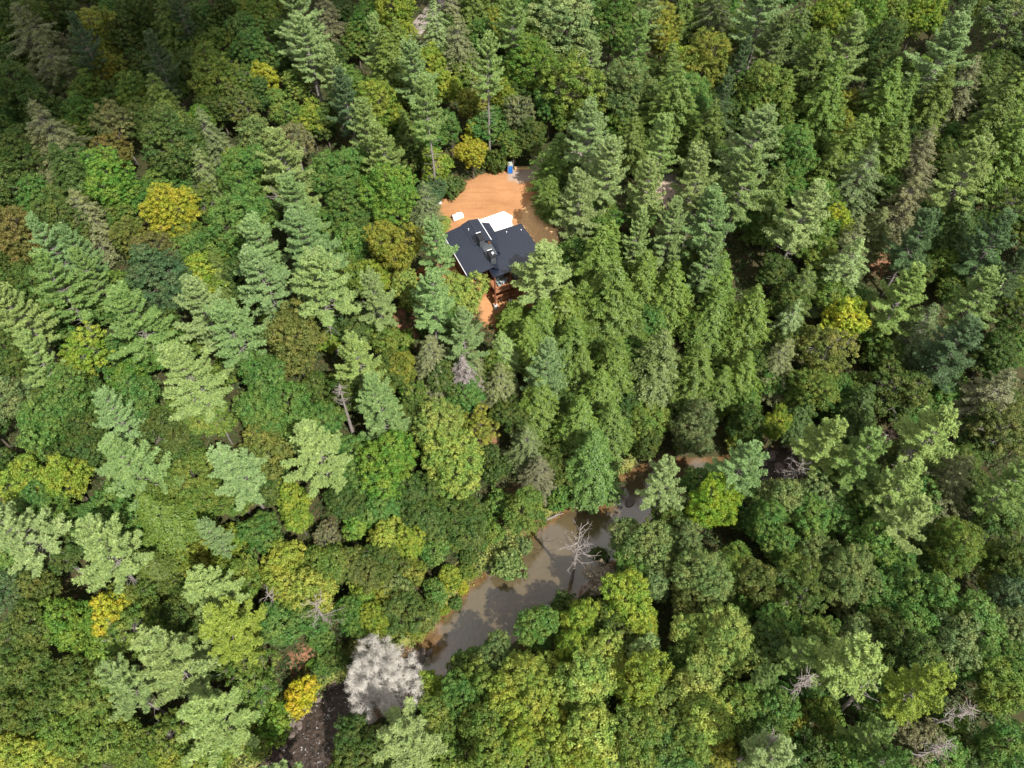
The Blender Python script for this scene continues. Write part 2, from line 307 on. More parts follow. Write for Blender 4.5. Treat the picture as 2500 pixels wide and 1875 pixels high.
for nm_, arr in (('shallow', sh), ('rapids', rap)): a = me.attributes.new(nm_, 'FLOAT', 'POINT'); a.data.foreach_set('value', arr.astype(np.float32))
tag(link('water', me), kind='structure')
# ------------------------------------------------------------------ road glimpse, pavement
M_ROAD = simple("gravel_road", (0.22, 0.185, 0.17), 0.95, var=0.3, scale=1.2, bump=0.3); M_CONC = simple("fresh_concrete", (0.70, 0.69, 0.65), 0.85, var=0.2, scale=0.35)
def ribbon(name, pts, wid, mat, lift=0.06):
    P = np.array(pts, float); q = np.concatenate([np.linspace(P[i], P[i + 1], 8, endpoint=False) for i in range(len(P) - 1)] + [P[-1:]]); d = unit(np.gradient(q, axis=0)); n = np.stack([-d[:, 1], d[:, 0]], 1)
    cols = [q + n * wid * k for k in (-.5, -.25, 0, .25, .5)]; S = np.stack(cols, 1); m = S.shape[1]; X = S.reshape(-1, 2); Z = height(X[:, 0], X[:, 1]) + lift
    i = (np.arange(len(q) - 1)[:, None] * m + np.arange(m - 1)[None, :]).ravel(); return tag(link(name, np_mesh(name, np.column_stack([X, Z]), np.stack([i, i + 1, i + 1 + m, i + m], 1), mat, smooth_=True)), kind='structure')
rpts = [place(u * D_, v * D_, 0.0) for u, v in ((940, 15), (925, 35), (910, 52), (893, 72), (878, 88))]; ribbon('road', [(rpts[0][0] + 25, rpts[0][1] + 40)] + rpts + [(rpts[-1][0] - 30, rpts[-1][1] - 8)], 4.2, M_ROAD)
d1 = [at_z(u * D_, v * D_, 0) for u, v in ((1195, 356), (1225, 342), (1290, 335), (1380, 345), (1440, 380), (1475, 400))]; ribbon('gravel_drive', d1, 4.5, M_ROAD, 0.05)
slab = MB(); sl = [(-2.2, 19.6), (1.9, 20.4), (11.2, 20.9), (12.3, 18.7), (11.4, 17.2), (10.9, 15.4), (10.9, 11.6), (-5.2, 11.6), (-5.4, 16.0)]
slab.prism([hw(s, t, 0.09) for s, t in sl], 0.25); tag(slab.build('concrete_pavement', M_CONC), kind='structure')

# ------------------------------------------------------------------ cabin (local axes: x along the eaves, y away from the camera)
M_ROOF = simple("black_metal_roof", (0.015, 0.020, 0.034), 0.36, 0.0, 0.55, var=0.1, scale=0.8); M_ROOFG = simple("grey_flashing", (0.085, 0.095, 0.105), 0.5, 0.3, 0.5, var=0.15)
M_TRIM = simple("white_trim", (0.62, 0.63, 0.66), 0.4); M_WALL = simple("stained_timber_wall", (0.105, 0.048, 0.024), 0.7, var=0.25, scale=2.5); M_POST = simple("red_brown_post", (0.165, 0.060, 0.032), 0.65, var=0.2)
M_DECK, t_, o_ = mat_new("deck_boards"); Lk = t_.links.new; b_ = N(t_, 'ShaderNodeBsdfPrincipled', inp={'Roughness': 0.7}); tcg = N(t_, 'ShaderNodeTexCoord')
w_ = N(t_, 'ShaderNodeTexWave', bands_direction='Y', inp={'Scale': 1.1, 'Distortion': 0.15, 'Detail': 1.0}); Lk(tcg.outputs['Object'], w_.inputs['Vector'])
Lk(ramp(w_.outputs['Fac'], (0.13, 0.055, 0.028), (0.34, 0.155, 0.075), 0.02, 0.25), b_.inputs['Base Color']); Lk(b_.outputs[0], o_.inputs[0])
M_RAIL = simple("orange_brown_rail", (0.40, 0.175, 0.085), 0.6, var=0.2, scale=3); M_BLACK = simple("black_metal", (0.018, 0.018, 0.022), 0.4, 0.2); M_STEEL = simple("steel", (0.6, 0.6, 0.63), 0.25, 0.8); M_GLASS = simple("window_glass", (0.02, 0.025, 0.03), 0.08, 0.0, 0.9, var=0.02)
M_BLOCK = simple("concrete_block", (0.50, 0.51, 0.52), 0.9, var=0.12, scale=2)
cab = thing('cabin', 'wooden mountain cabin with black ribbed metal roof, two square chimneys and stacked porches', 'cabin', (float(HO[0]), float(HO[1]), 0), TH)
def roof(p, thick=0.16, rib=0.46, mat=None, label=None):
    """p0-p1 lower edge, p3-p2 upper edge; raised seams run from edge to edge"""
    m = MB(); m.prism([Vector(q) for q in p], thick); p = [Vector(q) for q in p]; n = max(2, int((p[1] - p[0]).length / rib))
    for i in range(n + 1):
        k = i / n; a = p[0].lerp(p[1], k); b = p[3].lerp(p[2], k); m.bar(a + Vector((0, 0, .012)), b + Vector((0, 0, .012)), 0.07, 0.09)
    return tag(m.build('roof', mat or M_ROOF, cab), label)
roof([(-.25, -.1, 4.72), (11.0, -.1, 4.72), (11.0, 11.9, 4.05), (-.25, 11.9, 4.05)])
roof([(-4.7, 1.2, 5.05), (-4.7, 14.4, 5.05), (.3, 14.4, 6.0), (.3, 1.2, 6.0)])
roof([(2.72, 4.7, 5.28), (2.72, 8.2, 5.28), (.3, 8.2, 5.97), (.3, 4.7, 5.97)], mat=M_ROOFG, rib=0.9, label='grey metal roof patch between the chimneys')
roof([(1.55, 1.2, 5.0), (1.9, 4.7, 5.05), (.3, 4.7, 5.96), (.3, 1.2, 5.96)])
roof([(-.85, 8.1, 5.86), (-.85, 14.5, 5.86), (.85, 14.5, 6.5), (.85, 8.1, 6.5)], 0.12)
roof([(2.75, 8.1, 6.12), (2.75, 14.5, 6.12), (.85, 14.5, 6.49), (.85, 8.1, 6.49)], 0.3)
roof([(5.05, 11.0, 4.42), (5.05, 14.1, 4.5), (2.6, 14.6, 5.3), (2.6, 10.0, 5.3)], 0.14); roof([(3.55, 5.3, 4.62), (5.05, 11.0, 4.42), (2.6, 10.0, 5.3), (2.6, 6.0, 5.2)], 0.14)
m = MB(); m.bar((2.84, 8.0, 6.14), (2.84, 14.6, 6.14), .14, .14); m.bar((-4.82, 1.2, 5.02), (-4.82, 14.4, 5.02), .12, .12); m.build('gutter', M_TRIM, cab)
m = MB(); m.bar((.3, 1.2, 6.05), (.3, 8.0, 6.05), .22, .05); m.bar((.85, 8.1, 6.56), (.85, 14.5, 6.56), .22, .05); m.build('ridge_cap', M_ROOF, cab)
w = MB(); w.box((-1.0, 10.0, .2), (6.6, 7.8, 9.4)); w.box((-2.0, 7.0, 0.05), (4.0, 1.6, 9.1)); w.box((5.6, 7.8, -.3), (9.3, 7.0, 8.5)); w.box((2.35, 10.9, 3.0), (.5, 6.2, 5.6)); w.build('wall', M_WALL, cab)
for (x, y, sx, sz, zz) in ((2.2, 4.27, 1.5, 2.3, 1.6), (4.6, 4.27, 1.5, 2.3, 1.6), (7.0, 4.27, 1.7, 2.0, 1.7), (2.2, 4.27, 1.5, 2.0, -1.2), (4.8, 4.27, 1.6, 2.0, -1.2), (-2.6, 6.17, 1.3, 2.2, 1.6), (-2.6, 6.17, 1.2, 1.9, -1.2)):
    f = MB(); f.box((x, y, zz), (sx + .2, .08, sz + .2)); fo_ = f.build('window', M_BLACK, cab); g_ = MB(); g_.box((x, y - .05, zz), (sx, .04, sz)); g_.build('pane', M_GLASS, fo_)
def deck(x0, x1, y0, y1, z, rail=True, sides=(True, True)):
    d = MB(); d.box(((x0 + x1) / 2, (y0 + y1) / 2, z), (x1 - x0, y1 - y0, .1)); do = d.build('deck', M_DECK, cab)
    j = MB(); j.box(((x0 + x1) / 2, y0 + .06, z - .2), (x1 - x0, .1, .28)); j.build('rim_board', M_RAIL, do)
    for k in range(int((x1 - x0) / .8)): pass
    r = MB(); y = y0 + .12
    for zz_ in (.35, .68): r.bar((x0, y, z + zz_), (x1, y, z + zz_), .05, .10)
    r.bar((x0, y, z + 1.05), (x1, y, z + 1.05), .16, .06)
    if sides[0]:
        for zz_ in (.35, .68, 1.03): r.bar((x0 + .05, y0 + .1, z + zz_), (x0 + .05, y1, z + zz_), .08, .08)
    if sides[1]:
        for zz_ in (.35, .68, 1.03): r.bar((x1 - .05, y0 + .1, z + zz_), (x1 - .05, y1, z + zz_), .08, .08)
    n = int((x1 - x0) / 1.7) + 1
    for i in range(n + 1): q = x0 + .1 + (x1 - x0 - .2) * i / n; r.box((q, y, z + .5), (.1, .1, 1.05))
    r.build('railing', M_RAIL, do)
deck(0.1, 8.6, .15, 4.25, .1); deck(0.1, 5.2, .35, 4.25, -2.6); deck(-4.3, .1, 3.6, 6.15, .1, sides=(True, False)); deck(-4.3, .1, 2.7, 6.15, -2.6, sides=(True, False))
for (x, y, zb, zt) in ((.1, .2, -3.5, 4.6), (3.35, .2, -3.4, 4.6), (6.7, .2, -3.3, 4.6), (8.5, .2, -3.2, 4.6), (-4.2, 3.7, -3.5, 4.9), (-.1, 3.7, -3.4, 5.0)):
    p = MB(); p.box((x, y, (zb + zt) / 2), (.24, .24, zt - zb)); p.build('post', M_POST, cab)
    p = MB(); p.box((x, y, zb - .75), (.62, .62, 1.5)); p.build('pier', M_BLOCK, cab)
for (a, b) in (((6.7, .2, -1.9), (5.8, .35, .0)), ((8.5, .2, -1.9), (9.0, .3, 0.0))):
    p = MB(); p.bar(a, b, .16, .16); p.build('brace', M_RAIL, cab)
for (x, y, zz_) in ((.55, 8.0, 6.0), (.8, 3.2, 5.6)):
    c = MB(); c.box((x, y, zz_ + .55), (1.0, 1.9, 2.3)); co = c.build('chimney', M_ROOFG, cab)
    k = MB(); k.box((x, y, zz_ + 1.75), (1.16, 2.06, .14)); k.box((x, y + 1.0, zz_ + 1.92), (1.1, .12, .22)); k.box((x - .52, y, zz_ + 1.9), (.1, 1.9, .16)); k.build('cap', M_BLACK, co)
    k = MB(); k.box((x, y + .93, zz_ + 2.04), (1.0, .2, .03)); k.build('flashing', M_TRIM, co)
    if y < 5: k = MB(); k.cyl((x + .15, y - .2, zz_ + 1.8), .24, .42, 16); k.cyl((x + .15, y - .2, zz_ + 2.26), .34, .1, 16, .2); k.build('flue', M_STEEL, co)
for (x, y, zz_) in ((-.2, 12.2, 6.2), (7.2, 10.5, 4.1), (10.1, 9.8, 4.1)):
    k = MB(); k.cyl((x, y, zz_ - .15), .07, .5, 10); k.cyl((x, y, zz_ + .3), .11, .1, 10); k.build('vent_pipe', M_TRIM, cab)
M_GREYF = simple("grey_fabric", (0.34, 0.37, 0.38), 0.8, var=0.15, scale=4); M_TEAL = simple("grey_green_cushion", (0.20, 0.26, 0.27), 0.8)
# deck furniture
def place_local(o, s, t, z, rz=0.0): o.location = hw(s, t, z); o.rotation_euler = (0, 0, TH + rz)
t1 = thing('grill', 'grey covered grill cart on the upper porch of the cabin', 'grill'); place_local(t1, 2.65, 1.75, .15, .25)
m = MB(); m.box((0, 0, .45), (1.0, .62, .75)); m.build('body', M_GREYF, t1, .04); m = MB(); m.box((0, 0, .95), (.8, .56, .24)); m.build('lid', M_TEAL, t1, .08); 
for dx in (-.78, .78): m = MB(); m.box((dx, 0, .8), (.5, .5, .05)); m.build('side_shelf', M_GREYF, t1)
t1 = thing('patio_table', 'light grey patio table near the railing of the upper porch', 'table'); place_local(t1, 2.5, 3.0, .15, .25)
m = MB(); m.box((0, 0, .72), (1.3, .8, .05)); m.build('tabletop', M_GREYF, t1)
for dx in (-.58, .58):
    for dy in (-.33, .33): m = MB(); m.box((dx, dy, .35), (.06, .06, .7)); m.build('leg', M_BLACK, t1)
for i in range(3):
    t1 = thing('porch_chair', 'dark grey-green chair on the upper porch, %s the roof edge' % ['nearest the railing and farthest from', 'middle chair of three below', 'closest of three to'][i], 'chair', group='chairs on the upper porch'); place_local(t1, 1.45, 1.2 + i * .85, .15, -1.4)
    m = MB(); m.box((0, 0, .42), (.6, .58, .12)); m.build('seat', M_TEAL, t1, .03); m = MB(); m.box((0, .3, .75), (.6, .1, .6)); m.build('backrest', M_TEAL, t1, .03)
    for dx in (-.25, .25):
        for dy in (-.24, .24): m = MB(); m.box((dx, dy, .18), (.05, .05, .36)); m.build('leg', M_BLACK, t1)
t1 = thing('storage_chest', 'covered square grey hot tub at the right end of the upper porch', 'hot tub'); t1.name = 'hot_tub'; place_local(t1, 5.6, 2.2, .15, .1)
m = MB(); m.box((0, 0, .4), (1.8, 1.8, .8)); m.build('shell', simple("tub_shell", (0.10, 0.09, 0.08)), t1, .05); m = MB(); m.box((0, 0, .85), (1.86, 1.86, .1)); m.build('cover', simple("tub_cover", (0.30, 0.29, 0.28)), t1, .03)
t1 = thing('planter', 'round grey tub on the left porch of the cabin', 'planter'); place_local(t1, -1.9, 4.6, .15)
m = MB(); m.cyl((0, 0, 0), .28, .5, 16, .38); m.build('pot', M_GREYF, t1)
# ------------------------------------------------------------------ things on the clearing
x, y = at_z(1246, 424, 0); po = thing('portable_toilet', 'blue portable toilet with a pale domed roof at the back of the clearing', 'portable toilet', (x, y, .02), 0.12)
M_BLUE = simple("blue_plastic", (0.010, 0.115, 0.38), 0.45, var=0.08); M_BLUED = simple("deep_blue_plastic", (0.008, 0.14, 0.50), 0.4, var=0.05); M_PALE = simple("pale_plastic", (0.36, 0.38, 0.34), 0.5)
m = MB(); m.box((0, .55, 1.02), (1.12, 1.1, 2.0)); m.build('body', M_BLUE, po, .03); m = MB(); m.box((0, -.02, 1.0), (.86, .05, 1.85)); dr = m.build('door', M_BLUED, po, .01); m = MB(); m.box((0, -.06, 1.55), (.2, .03, .07)); m.build('sign_plate', M_PALE, dr)
m = MB(); n = 8
for k in range(n):
    a0, a1 = math.pi * k / n, math.pi * (k + 1) / n; m.add([(-.58 * math.cos(a0), -.04, 2.02 + .30 * math.sin(a0)), (-.58 * math.cos(a1), -.04, 2.02 + .30 * math.sin(a1)), (-.58 * math.cos(a1), 1.14, 2.02 + .30 * math.sin(a1)), (-.58 * math.cos(a0), 1.14, 2.02 + .30 * math.sin(a0))], [(0, 1, 2, 3)])
for yy in (-.04, 1.14): m.add([(-.58 * math.cos(math.pi * k / n), yy, 2.02 + .30 * math.sin(math.pi * k / n)) for k in range(n + 1)], [tuple(range(n + 1)) if yy > 0 else tuple(range(n, -1, -1))])
m.add([(-.58, -.04, 2.02), (.58, -.04, 2.02), (.58, 1.14, 2.02), (-.58, 1.14, 2.02)], [(3, 2, 1, 0)]); m.build('roof', M_PALE, po)
m = MB()
for sx in (-.54, .54): m.box((sx, -.02, 1.0), (.07, .07, 2.0))
m.build('corner_strip', M_PALE, po); m = MB(); m.cyl((.4, .95, 2.0), .05, .6, 8); m.build('vent_pipe', M_PALE, po)
M_LUM = simple("new_lumber", (0.62, 0.40, 0.20), 0.7, var=0.12, scale=2); x, y = at_z(1273, 413, 0)
for i, (dx, dy, L, lab) in enumerate(((0, .35, 3.1, 'upper pale lumber beam lying behind the gravel beside the blue toilet'), (.3, -.12, 3.5, 'lower pale lumber beam, longer one nearest the gravel'))):
    m = MB(); m.box((0, 0, .17), (L, .3, .3)); o = m.build('lumber_beam', M_LUM, None, .01); o.location = (x + dx, y + dy, 0.02); tag(o, lab, 'lumber beam', 'lumber beams by the toilet')
x, y = at_z(1301, 413, 0); t1 = thing('bucket', 'small white bucket right of the lumber beams at the drive', 'bucket', (x, y, .02)); m = MB(); m.cyl((0, 0, 0), .17, .42, 14, .2); m.build('pail', M_TRIM, t1); m = MB(); m.cyl((0, 0, .42), .21, .04, 14); m.build('lid', M_TRIM, t1)
x, y = at_z(1118, 533, 0); t1 = thing('wrapped_pallet', 'pallet load wrapped in white plastic on the dirt behind the cabin', 'pallet', (x, y, .02), 0.42)
M_WRAP = simple("white_plastic_wrap", (0.80, 0.76, 0.77), 0.3, var=0.15, scale=3, bump=0.8)
m = MB(); m.box((0, 0, .06), (2.3, 1.3, .05)); m.box((0, 0, .17), (2.3, 1.3, .05))
for k in (-1, 0, 1): m.box((k * 1.05, 0, .115), (.12, 1.26, .07))
m.build('pallet_base', M_LUM, t1)
g_ = np.random.default_rng(3)
def lump_mesh(name, L, W, H, mat, seed, n=14):
    g = np.random.default_rng(seed); u = np.linspace(-1, 1, n); vs = []; fs = []
    for i in range(n):
        for j in range(n):
            e = (1 - abs(u[i]) ** 5) * (1 - abs(u[j]) ** 5); vs.append((u[i] * L / 2 * (1 + .03 * g.normal()), u[j] * W / 2 * (1 + .03 * g.normal()), H * e ** .4 * (0.86 + 0.14 * g.uniform())))
    for i in range(n - 1):
        for j in range(n - 1): a = i * n + j; fs.append((a, a + n, a + n + 1, a + 1))
    q = len(vs); ring = [i * n for i in range(n)] + [(n - 1) * n + j for j in range(1, n)] + [i * n + n - 1 for i in range(n - 2, -1, -1)] + [j for j in range(n - 2, 0, -1)]
    fs.append(tuple(ring)); me = bpy.data.meshes.new(name); me.from_pydata(vs, [], fs); me.update(); me.materials.append(mat); return me
for (dx, dy, L, W, H, s) in ((-.75, -.1, 1.0, 1.3, .95, 1), (.05, 0, 1.0, 1.2, 1.15, 2), (.8, .1, .9, 1.1, .9, 4)):
    o = link('wrapped_bale', lump_mesh('bale', L, W, H, M_WRAP, s), t1, (dx, dy, .2))
m = MB(); m.bar((.42, -.62, .2), (.42, -.62, 1.25), .07, .03); m.bar((.42, -.62, 1.27), (.42, .62, 1.3), .07, .04); m.build('strap', M_BLACK, t1)
m = MB(); m.bar((-1.2, .2, .2), (-1.28, .5, 1.0), .12, .05); m.build('strap', M_BLACK, t1)
x, y = at_z(1073, 496, 0); o = link('rubble_bag', lump_mesh('bag', .9, .7, .45, M_WRAP, 9, 9), None, (x, y, .0)); tag(o, 'small white bag left against the shrubs at the left edge of the clearing', 'bag')
# roof seen through the trees, right of the clearing
x, y = at_z(1672, 395, 3.2); t1 = thing('shed', 'low shed with a grey metal roof showing between the pines', 'shed', (x, y, 0.0), -0.22)
m = MB(); m.box((0, 2.5, 1.2), (8.6, 4.6, 2.9)); m.build('wall', M_WALL, t1)
m = MB(); m.prism([(-4.8, -.4, 2.7), (4.8, -.4, 2.7), (4.8, 2.4, 3.3), (-4.8, 2.4, 3.3)], .14); m.prism([(-4.8, 5.2, 2.7), (-4.8, 2.41, 3.3), (4.8, 2.41, 3.3), (4.8, 5.2, 2.7)], .14)
m.build('roof', simple("weathered_grey_roof", (0.24, 0.24, 0.28), 0.6, 0.1, var=0.15), t1); m = MB(); m.box((-1.5, .16, 1.0), (.95, .06, 2.0)); m.build('door', M_BLACK, t1)

# ------------------------------------------------------------------ unseen cumulus clouds high behind the viewpoint, one shading the upper left slope, one added to darken the far right woods
M_CLOUD, t_, o_ = mat_new("cloud_white"); b_ = N(t_, 'ShaderNodeBsdfDiffuse'); b_.inputs[0].default_value = (.9, .9, .92, 1); tr_ = N(t_, 'ShaderNodeBsdfTransparent'); ms_ = N(t_, 'ShaderNodeMixShader', inp={0: 0.10})
t_.links.new(b_.outputs[0], ms_.inputs[1]); t_.links.new(tr_.outputs[0], ms_.inputs[2]); t_.links.new(ms_.outputs[0], o_.inputs[0])
import bmesh
def shade_cloud(cx, cy, rx, ry, n, seed, alt=1500.0):
    g = np.random.default_rng(seed); bmh = bmesh.new(); ox, oy = SUN_DIR[0] / SUN_DIR[2] * alt, SUN_DIR[1] / SUN_DIR[2] * alt
    for i in range(n):
        a = g.uniform(0, 6.28); k = g.uniform(0, 1) ** .5; r = g.uniform(.22, .42) * min(rx, ry) * (1.2 - .5 * k)
        m = Matrix.Translation((cx + ox + rx * k * math.cos(a) * .8, cy + oy + ry * k * math.sin(a) * .8, alt + g.uniform(-.1, .2) * r)) @ Matrix.Diagonal((1, 1, .55, 1))
        bmesh.ops.create_icosphere(bmh, subdivisions=3, radius=r, matrix=m)
    for v in bmh.verts: v.co += Vector((math.sin(v.co.y * .11), math.cos(v.co.x * .13), math.sin(v.co.x * .09 + v.co.y * .07))) * 4
    me = bpy.data.meshes.new('shade_cloud'); bmh.to_mesh(me); bmh.free(); me.materials.append(M_CLOUD); tag(link('shade_cloud', me), kind='structure')
shade_cloud(-140, 215, 112, 95, 30, 5); shade_cloud(182, 150, 75, 120, 26, 8)
# ------------------------------------------------------------------ plant geometry
def leaf_quads(C, Nn, T, L, W, fold=0.12):
    """diamond leaves: centre C, normal Nn, long axis T"""
    T = unit(T - Nn * np.sum(T * Nn, -1, keepdims=True)); S = np.cross(Nn, T)
    L = np.asarray(L)[..., None] if np.ndim(L) else L; W = np.asarray(W)[..., None] if np.ndim(W) else W
    V = np.stack([C - T * L / 2, C + S * W / 2 + Nn * L * fold, C + T * L / 2, C - S * W / 2 + Nn * L * fold], 1)
    return V.reshape(-1, 3)
def leaf_mesh(name, parts, mat):
    V = np.concatenate(parts); F = np.arange(len(V), dtype=np.int32).reshape(-1, 4); return np_mesh(name, V, F, mat)
def tubes(name, paths, mat, n=6):
    Vs, Fs, base = [], [], 0
    for P, r in paths:
        P = np.asarray(P, float); k = len(P); r = np.asarray(r, float)
        D = np.gradient(P, axis=0); D = unit(D)
        a = np.where(np.abs(D[:, 2:3]) > 0.9, np.array([[1., 0, 0]]), np.array([[0, 0, 1.]])); X = unit(np.cross(D, a)); Y = np.cross(D, X)
        an = np.arange(n) * 2 * math.pi / n
        ring = P[:, None, :] + r[:, None, None] * (X[:, None, :] * np.cos(an)[None, :, None] + Y[:, None, :] * np.sin(an)[None, :, None])
        Vs.append(ring.reshape(-1, 3))
        i = np.arange(k - 1)[:, None] * n + np.arange(n)[None, :]; j = np.arange(k - 1)[:, None] * n + (np.arange(n)[None, :] + 1) % n
        Fs.append((np.stack([i, j, j + n, i + n], -1).reshape(-1, 4)) + base); base += k * n
    return np_mesh(name, np.concatenate(Vs), np.concatenate(Fs), mat, smooth_=True)
def rdir(n, g):
    return unit(g.normal(size=(n, 3)))
def sphere_pts(n, g):
    i = np.arange(n) + 0.5; ph = np.arccos(1 - 2 * i / n); th = math.pi * (1 + 5 ** 0.5) * i + g.uniform(0, 6)
    return np.stack([np.cos(th) * np.sin(ph), np.sin(th) * np.sin(ph), np.cos(ph)], 1)

def broadleaf(name, R, H, seed, leaf=0.27, lump=0.76, per=60, flat=1.15, twig=False, open_=0.0):
    g = np.random.default_rng(seed); cz = H - R * flat
    nl = int(8 + R * 2.4); lobes = []; el = g.uniform(0.78, 1.15, 2); az0 = g.uniform(0, 3.14)
    for i in range(nl):
        d = rdir(1, g)[0]; d[2] = d[2] * 1.1 - 0.05; d = d / np.linalg.norm(d)
        rr = R * g.uniform(0.24, 0.44) * (1.1 - 0.25 * max(0, d[2])); k = (R - rr * 0.8) * g.uniform(0.55, 1.22)
        d = d * np.array([el[0], el[1], 1.0]) if not twig else d
        lobes.append((np.array([d[0] * k, d[1] * k, cz + d[2] * k * flat]), rr))
    lobes.append((np.array([0, 0, cz + R * flat * 0.35]), R * 0.46)); lobes.append((np.array([0, 0, cz - R * 0.25]), R * 0.6)); lobes.append((np.array([0, 0, cz - R * 0.8 * flat]), R * 0.42))
    pts, nrm = [], []
    for c, rr in lobes:
        n = max(8, int(4 * math.pi * rr * rr / (lump * lump * 1.9))); s = sphere_pts(n, g) + g.normal(size=(n, 3)) * 0.12; s = unit(s)
        pts.append(c + s * rr * (0.70 + 0.55 * g.beta(2, 2, (n, 1)))); nrm.append(s)
    pts = np.concatenate(pts); nrm = np.concatenate(nrm)
    keep = np.ones(len(pts), bool)
    for c, rr in lobes: keep &= np.linalg.norm(pts - c, axis=1) > rr * 0.68
    keep &= (pts[:, 2] > cz - R * flat * 1.0) & ((nrm[:, 2] > -0.55) | (pts[:, 2] > cz))
    if open_: keep &= g.uniform(size=len(pts)) > open_
    pts, nrm = pts[keep], nrm[keep]
    m = len(pts); sz = g.uniform(0.55, 1.3, (m, 1, 1)) * lump
    d = unit(g.normal(size=(m, per, 3)) + nrm[:, None, :] * 0.9 + np.array([0, 0, 0.7]))
    C = pts[:, None, :] + d * sz * g.uniform(0.5, 1.0, (m, per, 1)) * np.array([1, 1, 0.66]) + nrm[:, None, :] * sz * g.uniform(-.2, .35, (m, per, 1))
    Nn = unit(d + g.normal(size=d.shape) * 0.45 + np.array([0, 0, 0.35])); T = unit(g.normal(size=d.shape) + d * 0.5)
    C, Nn, T = C.reshape(-1, 3), Nn.reshape(-1, 3), T.reshape(-1, 3); L = leaf * g.uniform(0.7, 1.3, len(C))
    if twig:
        T = unit(d.reshape(-1, 3) + g.normal(size=C.shape) * 0.45); L = leaf * g.uniform(0.6, 1.6, len(C))
        cm = leaf_mesh(name + "_crown", [leaf_quads(C, Nn, T, L, 0.036, 0.0)], M_TWIG)
    else: cm = leaf_mesh(name + "_crown", [leaf_quads(C, Nn, T, L, L * 0.62)], M_LEAF)
    paths = []; r0 = 0.0115 * H + 0.02; tz = max(0.3, cz - R * 0.3)
    q = np.array([[0, 0, -0.6], [g.normal() * .1, g.normal() * .1, tz * 0.5], [g.normal() * .2, g.normal() * .2, tz], [0, 0, cz + R * 0.3]])
    paths.append((q, [r0 * 1.25, r0, r0 * 0.75, r0 * 0.25]))
    for c, rr in lobes:
        s = q[2] + (q[3] - q[2]) * g.uniform(0, 0.6); mid = (s + c) / 2 + np.array([0, 0, -0.12 * R])
        paths.append((np.array([s, mid, c, c + (c - s) * 0.25]), [r0 * 0.5, r0 * 0.36, r0 * 0.2, 0.02]))
        for k in range(5 if twig or open_ else 2):
            e = c + rdir(1, g)[0] * rr * 1.02; e[2] = max(e[2], c[2] - 0.2 * rr)
            paths.append((np.array([mid + (c - mid) * 0.6, (c + e) / 2 + g.normal(size=3) * 0.1, e]), [r0 * 0.16, r0 * 0.09, 0.015]))
    return cm, tubes(name + "_trunk", paths, M_DEAD if twig else (M_BARKP if open_ else M_BARK))

